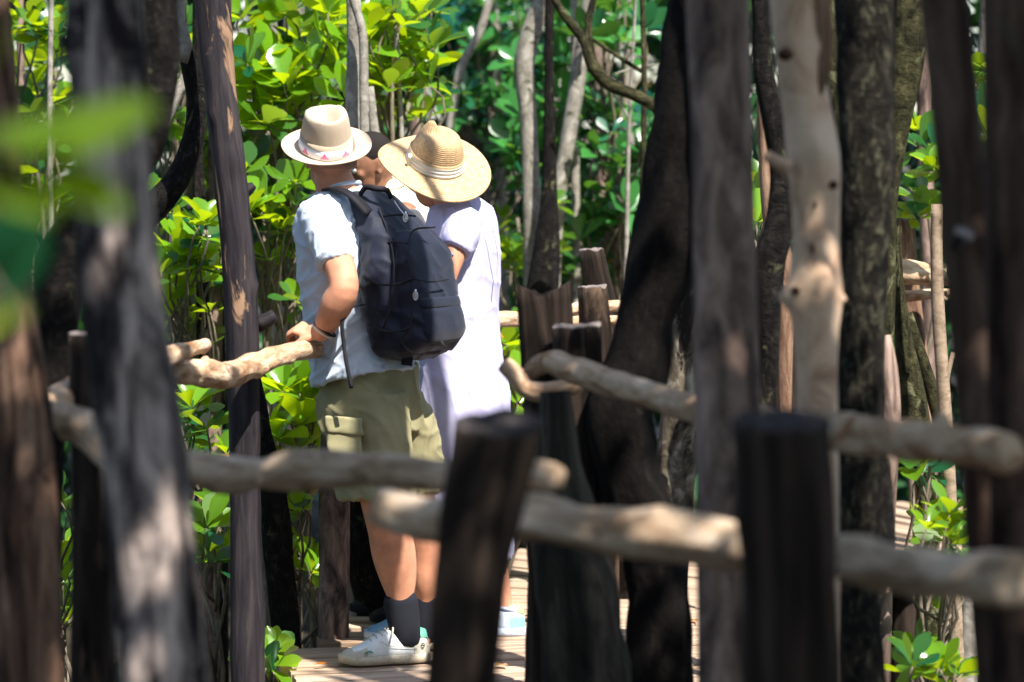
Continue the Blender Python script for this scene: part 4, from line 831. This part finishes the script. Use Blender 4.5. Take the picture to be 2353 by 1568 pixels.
def backpack():
    F = V3((-.83, .55, 0)).normalized(); Fm = frame(F); B = -F; Lf = V3((0, 0, 1)).cross(F)
    t = thing('backpack', 'black backpack with zips worn on the back of the t-shirt wearer', 'backpack', P(945, 818, 9.27))
    m = MB()
    m.loft(rows([(940, 822, .07, .05, 0, 9.3), (945, 812, .125, .075, 0, 9.3), (942, 780, .148, .088, 0, 9.3), (930, 720, .155, .09, 0, 9.3), (918, 650, .155, .088, 0, 9.3), (914, 590, .15, .085, 0, 9.31), (908, 545, .142, .08, 0, 9.32), (890, 508, .13, .068, 0, 9.33), (868, 478, .12, .055, 0, 9.34), (850, 455, .11, .045, 0, 9.36), (838, 440, .085, .03, 0, 9.37)], 9.3, Fm, 40, 3))
    def pf(c, n): return .009 * (ridged((c.x, c.y, c.z + c.x * .5), (6, 6, 11), 5) ** 2 - .35) + .005 * ridged((c.x + c.z, c.y, c.z), (14, 14, 9), 8) ** 3 + .003 * noise.noise(c * 16)
    bd = m.blob('main_compartment', M['pack_fabric'], t, .008, 5, pf)
    q = MB(); q.loft(rows([(985, 806, .09, .03, 0, 9.25), (990, 795, .118, .05, 0, 9.25), (986, 740, .125, .06, 0, 9.25), (978, 660, .125, .06, 0, 9.25), (970, 590, .12, .052, 0, 9.26), (960, 550, .108, .042, 0, 9.27), (945, 528, .085, .028, 0, 9.28)], 9.25, Fm, 36, 3))
    fc = q.blob('front_compartment', M['pack_fabric'], t, .008, 4, pf)
    q = MB(); q.loft(rows([(1016, 786, .085, .02, 0, 9.23), (1017, 775, .1, .026, 0, 9.23), (1014, 730, .105, .03, 0, 9.23), (1008, 698, .1, .025, 0, 9.23), (1004, 688, .09, .02, 0, 9.23)], 9.22, Fm, 32, 3.4))
    fp = q.blob('front_pocket', M['pack_fabric'], t, .007, 3, lambda c, n: .004 * ridged(c, (9, 9, 15), 3))
    q = MB(); q.loft(rows([(1009, 706, .106, .03, 0, 9.227), (1008, 698, .107, .031, 0, 9.227), (1005, 682, .103, .028, 0, 9.227)], 9.22, Fm, 32, 3.4)); q.blob('pocket_flap', M['pack_fabric'], fp, .006, 2)
    def zipline(pts, par, name='zip', w=.0035):
        z = MB(); z.tube([(*p, w) for p in pts], .01, 6); return z.build(name, M['strap_web'], par)
    R_ = Fm.to_3x3()
    def on(u, v, d): return P(u, v, d)
    zipline([on(862, 800, 9.17), on(900, 690, 9.13), on(905, 600, 9.15), on(890, 530, 9.2), on(870, 480, 9.24)], bd)
    zipline([on(905, 800, 9.14), on(938, 760, 9.09), on(946, 660, 9.09), on(940, 570, 9.12), on(950, 530, 9.17), on(1000, 522, 9.2)], fc)
    zipline([on(880, 497, 9.23), on(910, 494, 9.23), on(955, 497, 9.27)], bd)
    for (u, v, d) in ((955, 677, 9.08), (932, 498, 9.2)):
        z = MB(); z.tube([(*on(u, v - 12, d), .003), (*on(u, v + 12, d), .004)], .008, 8); c = on(u, v + 3, d - .004)
        z.tube([(*(c + V3((.007 * math.cos(a), -.003, .013 * math.sin(a)))), .0022) for a in np.linspace(0, 2 * PI, 14)], .004, 6); z.build('zip_puller', M['metal'], bd)
    zipline([on(948, 640, 9.085), on(985, 648, 9.13), on(1030, 642, 9.2)], fc, 'seam', .0028)
    zipline([on(880, 560, 9.19), on(905, 556, 9.17), on(938, 560, 9.13)], bd, 'seam', .0028)
    z = MB(); z.tube([(*on(906, 462, 9.3), .0018), (*on(918, 480, 9.26), .0018), (*on(931, 495, 9.21), .0018)], .01, 6); z.build('white_cord', M['ribbon'], bd)
    def ribbon(pts, w, name, th=.006, wd=None):
        A = spline([(*p, w) for p in pts], .012); T = np.gradient(A[:, :3], axis=0); rg = []
        ref = V3(wd) if wd else Lf
        for a, tt in zip(A, T):
            tt = V3(tt).normalized(); x = (ref - tt * ref.dot(tt)).normalized(); y = tt.cross(x); c = V3(a[:3])
            rg.append([c - x * w - y * th, c + x * w - y * th, c + x * w + y * th, c - x * w + y * th])
        return MB().loft(rg).build(name, M['strap_web'], t)
    ribbon([on(848, 490, 9.22), on(815, 455, 9.22), on(785, 438, 9.26), on(760, 436, 9.32), on(738, 450, 9.4), on(724, 490, 9.42), on(708, 540, 9.4), on(702, 585, 9.38), on(708, 650, 9.3)], .024, 'shoulder_strap', .005)
    ribbon([on(885, 470, 9.5), on(850, 440, 9.52), on(825, 436, 9.54), on(800, 460, 9.56), on(780, 540, 9.58)], .028, 'shoulder_strap', .008)
    ribbon([on(846, 640, 9.16), on(880, 655, 9.11), on(925, 650, 9.09), on(950, 640, 9.09)], .009, 'compression_strap', .003)
    ribbon([on(850, 745, 9.15), on(885, 762, 9.11), on(925, 760, 9.09), on(948, 750, 9.09)], .009, 'compression_strap', .003)
    ribbon([on(835, 700, 9.16), on(800, 712, 9.1), on(788, 735, 9.09), on(790, 790, 9.09), on(798, 845, 9.08), on(808, 893, 9.08)], .0065, 'hanging_strap', .002, (1, 0, 0))
    ribbon([on(938, 805, 9.22), on(936, 825, 9.2), on(934, 840, 9.2)], .018, 'webbing_tab', .004, (1, 0, 0))
    z = MB(); z.tube([(*on(828, 448, 9.27), .008), (*on(838, 432, 9.26), .009), (*on(865, 434, 9.24), .01), (*on(890, 438, 9.25), .009), (*on(899, 456, 9.26), .008)], .01, 10); z.build('carry_handle', M['strap_web'], t)
backpack()

def woman():
    t = thing('person', 'person in wide straw hat and long white dress standing right of the backpack', 'person', P(1070, 1465, 9.85), 'visitors on the boardwalk')
    F = V3((-.85, .5, 0)).normalized(); Fm = frame(F)
    Fh = frame((-.72, .66, -.15), (.15, -.35, .92)); hc = P(1004, 408, 9.83)
    b = MB(); head(b, hc, Fh, .9)
    limb(b, [(1018, 425, 64, 9.79), (1028, 462, 62, 9.8), (1046, 490, 78, 9.82)])
    b.loft(rows([(1054, 476, .07, .06), (1060, 500, .13, .075), (1064, 600, .13, .09), (1064, 720, .13, .09), (1060, 860, .15, .11), (1062, 930, .14, .1)], 9.85, Fm, 24))
    limb(b, [(1062, 515, 62, 9.7), (1046, 570, 60, 9.66), (1022, 640, 54, 9.62), (1005, 700, 50, 9.6), (975, 690, 44, 9.66), (940, 660, 36, 9.72)]); hand(b, P(936, 657, 9.72), (-1, .1, .4), (0, -.4, 1), .92, (.5, .9, .7), -1)
    limb(b, [(1072, 515, 62, 10.0), (1060, 600, 58, 10.05), (1030, 690, 48, 10.05), (985, 680, 42, 9.98), (955, 655, 34, 9.95)]); hand(b, P(950, 652, 9.95), (-1, -.1, .4), (0, -.4, 1), .92, (.5, .9, .7), 1)
    limb(b, [(1040, 920, 110, 9.76), (1025, 1100, 86, 9.75), (1015, 1220, 76, 9.76), (1012, 1340, 58, 9.78), (1008, 1440, 46, 9.8)])
    limb(b, [(1085, 920, 110, 9.94), (1110, 1100, 84, 9.93), (1125, 1220, 72, 9.93), (1142, 1330, 56, 9.92), (1158, 1420, 46, 9.9)])
    limb(b, [(1004, 1458, 32, 9.8), (950, 1464, 24, 9.78)]); limb(b, [(1170, 1446, 32, 9.9), (1110, 1456, 24, 9.88)])
    b.blob('body', M['skin'], t, .0065, 4); eyes(hc, Fh, t, .9)
    hr = MB(); hr.ell(hc + Fh @ V3((0, -.01, .01)), (.072, .085, .082), Fh); hr.ell(hc + Fh @ V3((0, -.05, -.02)), (.045, .03, .04), Fh); hr.blob('hair', M['grey_hair'], t, .007, 3)
    d = MB()
    d.loft(rows([(1046, 462, .07, .06, .3), (1054, 470, .11, .07, .1), (1060, 484, .15, .084), (1062, 505, .165, .094), (1063, 540, .165, .1), (1066, 600, .155, .104), (1066, 660, .148, .1), (1064, 720, .15, .1), (1062, 800, .17, .112), (1062, 880, .195, .132), (1062, 960, .2, .138), (1064, 1100, .205, .142), (1066, 1285, .2, .138)], 9.85, Fm, 40))
    limb(d, [(1066, 500, 84, 9.74), (1056, 545, 86, 9.68), (1042, 578, 80, 9.65)], cap='flat'); limb(d, [(1076, 500, 80, 9.98), (1066, 575, 78, 10.04)], cap='flat')
    def df(c, n):
        k = max(0, min(1, (1.05 - c.z) / .5))
        return k * .016 * (ridged((c.x + .1 * c.z, c.y, c.z), (12, 12, .9), 3) ** 3 - .3) + (1 - k) * .0035 * ridged((c.x + c.z * .8, c.y, c.z), (7, 7, 9), 5) ** 4 + .006 * ridged((c.x + c.z * .25, c.y, c.z), (10, 10, 2), 9) ** 5 + .003 * noise.noise(c * 9) + .003 * ridged((c.x + c.z * .2, c.y, c.z), (22, 22, 1.6), 21) ** 4
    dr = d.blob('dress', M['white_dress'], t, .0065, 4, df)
    MB().tube(chain([(1040, 548 + 40, 8, 9.6), (1012, 552, 8, 9.62)], 0), .01, 6).build('sleeve_hem', M['white_dress'], dr)
    st = MB(); st.tube(chain([(1128, 505, 3, 9.74), (1140, 560, 3, 9.76), (1146, 620, 3, 9.79), (1144, 655, 3, 9.78)], 0), .02, 6); st.build('back_seam', M['stripe_ribbon'], dr)
    h1 = P(1022, 1463, 9.82); h1.z = 0; shoe(t, h1, (-.98, -.1, 0), M['shoe_blue_shade'], M['shoe_pale'], M['shoe_blue_shade'], M['neon'], .275)  # upper in darker blue: same shoe colour with its shade put in
    h2 = P(1206, 1465, 9.9); h2.z = 0; shoe(t, h2, (-.95, -.05, 0), M['shoe_pale'], M['shoe_pale'], M['shoe_blue_shade'], M['neon'], .275)
    T_ = math.radians(32); ph = math.radians(13)
    up = V3((math.sin(ph) * math.cos(T_), -math.sin(T_), math.cos(ph) * math.cos(T_))); Hm = frame((-.75, .6, 0), up); ra, rb, hh = .093, .104, .125
    prof = [(.02, 1), (.2, 1), (.38, .985), (.55, .95), (.68, .88), (.77, .76), (.84, .6), (.9, .42), (.95, .22), (1, 0)]
    def dent(x, y, z0):
        w = min(1, (z0 - .3) / .7)
        return w * (.032 * math.exp(-(x / .014) ** 2 - ((y - .045) / .026) ** 2) - .012 * math.exp(-((abs(x) - .03) / .014) ** 2 - ((y - .04) / .035) ** 2) - .01 * math.exp(-(x / .03) ** 2 - ((y + .02) / .04) ** 2))
    def bz(tt, e): return (-.012 + .016 * math.cos(2 * tt + .4)) * (e / .1) ** 1.5 + .004 * math.sin(3 * tt) * (e / .1)
    ho, f = hat(t, P(1000, 374, 9.76), Hm, ra, rb, hh, prof, .098, bz, dent, M['straw'])
    for z0, z1 in ((.002, .0142), (.0147, .0268), (.0273, .04)): bd = hat_band(ho, f, ra, rb, hh, z0, z1, prof, M['stripe_ribbon'], out=.0035)
    kn = MB(); pts = []
    th = math.radians(153)
    for z in (0, .02, .042): pts.append((*f(math.cos(th) * (ra + .006), math.sin(th) * (rb + .006), z), .011))
    kn.tube(pts, .01, 10, squash=.6); kn.build('ribbon_knot', M['stripe_ribbon'], ho)
woman()

def guide():
    t = thing('person', 'dark haired person in cream shirt, face half hidden between the two hats', 'person', P(960, 1440, 10.3), 'visitors on the boardwalk')
    F = V3((-.92, -.32, 0)).normalized(); Fm = frame(F); tz = V3((-.88, -.36, -.3)).normalized(); Fh = frame(tz, V3((0, 0, 1)) - tz * tz.z); hc = P(849, 372, 10.2)
    b = MB(); head(b, hc, Fh, .93)
    limb(b, [(860, 395, 72, 10.22), (872, 430, 74, 10.24), (890, 470, 90, 10.27)])
    b.loft(rows([(895, 450, .07, .05), (905, 480, .15, .08), (910, 600, .16, .1), (915, 800, .15, .1), (920, 900, .15, .11)], 10.3, Fm, 24))
    limb(b, [(930, 500, 74, 10.15), (950, 620, 66, 10.1), (955, 690, 58, 10.1), (900, 720, 50, 10.15), (860, 720, 40, 10.2)]); hand(b, P(856, 720, 10.2), (-1, 0, .2), (0, -.3, 1), 1, (.4, .9, .8), -1)
    limb(b, [(890, 500, 74, 10.47), (880, 620, 66, 10.52), (875, 690, 58, 10.52), (850, 740, 44, 10.45)]); hand(b, P(846, 745, 10.45), (-1, 0, -.3), (0, -.3, 1), 1, (.4, .9, .8), 1)
    limb(b, [(935, 900, 120, 10.22), (985, 1150, 80, 10.2), (1005, 1300, 66, 10.2), (1008, 1400, 52, 10.2)]); limb(b, [(910, 900, 120, 10.4), (940, 1150, 80, 10.42), (955, 1300, 66, 10.42), (960, 1390, 52, 10.42)])
    b.blob('body', M['dark_skin'], t, .0055, 3); eyes(hc, Fh, t, .93)
    hr = MB(); hr.ell(hc + Fh @ V3((0, -.014, .024)), (.0735, .085, .083), Fh); hr.ell(hc + Fh @ V3((0, -.05, -.015)), (.058, .048, .048), Fh); hr.blob('hair', M['hair'], t, .006, 2)
    s = MB(); s.loft(rows([(885, 432, .07, .065, .15), (893, 445, .12, .085), (900, 465, .17, .1), (908, 500, .2, .125), (915, 560, .2, .135), (920, 700, .19, .135), (922, 880, .19, .135)], 10.3, Fm, 36))
    limb(s, [(930, 495, 96, 10.14), (950, 600, 90, 10.1)], cap='flat'); limb(s, [(888, 495, 96, 10.48), (880, 600, 90, 10.52)], cap='flat')
    sh = s.blob('shirt', M['cream_shirt'], t, .009, 4, lambda c, n: .006 * ridged((c.x + c.z, c.y, c.z), (6, 6, 10), 4) ** 2)
    cl = MB(); cr = ringpts(P(882, 426, 10.27), .072, .066, Fm, 30, 2, .3); cl.tube([(*p, .012) for p in cr + cr[:1]], .01, 8, squash=1.6); cl.build('collar', M['cream_shirt'], sh)
    k = MB(); k.loft(rows([(922, 860, .17, .13), (922, 960, .17, .13)], 10.3, Fm, 28)); limb(k, [(935, 900, 150, 10.22), (980, 1150, 110, 10.2), (1003, 1300, 92, 10.2), (1008, 1400, 84, 10.2)], cap='flat'); limb(k, [(910, 900, 150, 10.4), (938, 1150, 110, 10.42), (955, 1300, 92, 10.42), (960, 1390, 84, 10.42)], cap='flat')
    k.blob('trousers', M['green_trousers'], t, .01, 4)
    for u, d_ in ((1025, 10.2), (975, 10.42)):
        h = P(u, 1420, d_); h.z = 0; shoe(t, h, (-.92, -.32, 0), M['strap_web'], M['sock'], M['strap_web'], M['sock'], .28)
guide()

# ------------------------------------------------------------------ blurred leaves close to the camera
def near_spray():
    L = Leaves(5); K = Leaves(6); t = thing('leafy_spray', 'out of focus green leaf spray close to the lens at the left edge', 'branch', P(-220, 420, 2.6))
    for (u, v, u2, v2, s_) in [(-20, 290, 360, 285, .13), (-60, 330, 180, 300, .1), (40, 430, 260, 430, .075), (-80, 420, 120, 470, .08), (-60, 200, 20, 60, .09), (-120, 380, 40, 280, .09), (-60, 800, 20, 690, .07)]:
        a = P(u, v, 2.6); e = P(u2, v2, 2.55); L.leaf(np.array(a), np.array(e - a), np.array((.1, -.55, .8)), (e - a).length, .45)
    for (u, v, u2, v2) in [(10, 735, 42, 500), (-80, 640, 30, 500)]:
        a = P(u, v, 2.9); e = P(u2, v2, 2.85); K.leaf(np.array(a), np.array(e - a), np.array((.2, -.6, .8)), (e - a).length * 1.1, .2)
    L.build('foliage', M['near_leaf'], t); K.build('glossy_leaf', M['deep_leaf'], t)
    s = MB(); s.tube([(*P(-220, 420, 2.0), .004), (*P(-60, 330, 1.97), .003), (*P(20, 292, 1.95), .0025)], .02, 6); s.tube([(*P(-220, 420, 2.0), .004), (*P(-80, 600, 1.97), .003), (*P(0, 720, 1.92), .0025)], .02, 6); s.build('twig', M['twig'], t)
near_spray()

def timber():
    t = thing('timber_box', 'sawn timber box with lit edges put in as pale strips, bottom right, behind the wide cut post', 'timber', P(1930, 1568, 7.8))
    c = P(1925, 1600, 7.9); h = 66 * 7.9 / FX
    MB().box(c - V3((0, 0, .2)), (h, 0, 0), (0, .12, 0), (0, 0, .275)).build('body', M['brown_bark'], t, False)
    r = MB(); z = c.z + .079  # paler strips put in where light catches the box edges
    for x0, x1, y0, y1 in ((-h - .006, h + .006, -.126, -.114), (-h - .006, h + .006, .114, .126), (-h - .006, -h + .006, -.113, .113), (h - .006, h + .006, -.113, .113)):
        r.box(V3((c.x + (x0 + x1) / 2, c.y + (y0 + y1) / 2, z)), ((x1 - x0) / 2, 0, 0), (0, (y1 - y0) / 2, 0), (0, 0, .006))
    r.box(V3((c.x + h, c.y - .121, z - .206)), (.006, 0, 0), (0, .006, 0), (0, 0, .199))
    r.build('lit_edge', M['rail_wood'], t, False)
timber()

for k, (u, v, a) in enumerate([(1195, 1422, .3), (1216, 1421, 1.2), (1168, 1535, 2.2), (722, 1533, .8), (1603, 1432, 2.0), (905, 1522, 1.7)]):
    d = 1.75 / ((v - 300) / FX + 1e-9); d = d if d < 20 else 9; q = P(u, v, d); q.z = .012
    L = Leaves(300 + k); L.leaf(np.array(q), np.array((math.cos(a), math.sin(a), .04)), np.array((.1, .05, 1.)), .06, 1.0)
    tag(L.build('fallen_leaf', M['leaf']), 'small orange fallen leaf lying on the boardwalk planks', 'leaf', 'fallen leaves on the boardwalk')
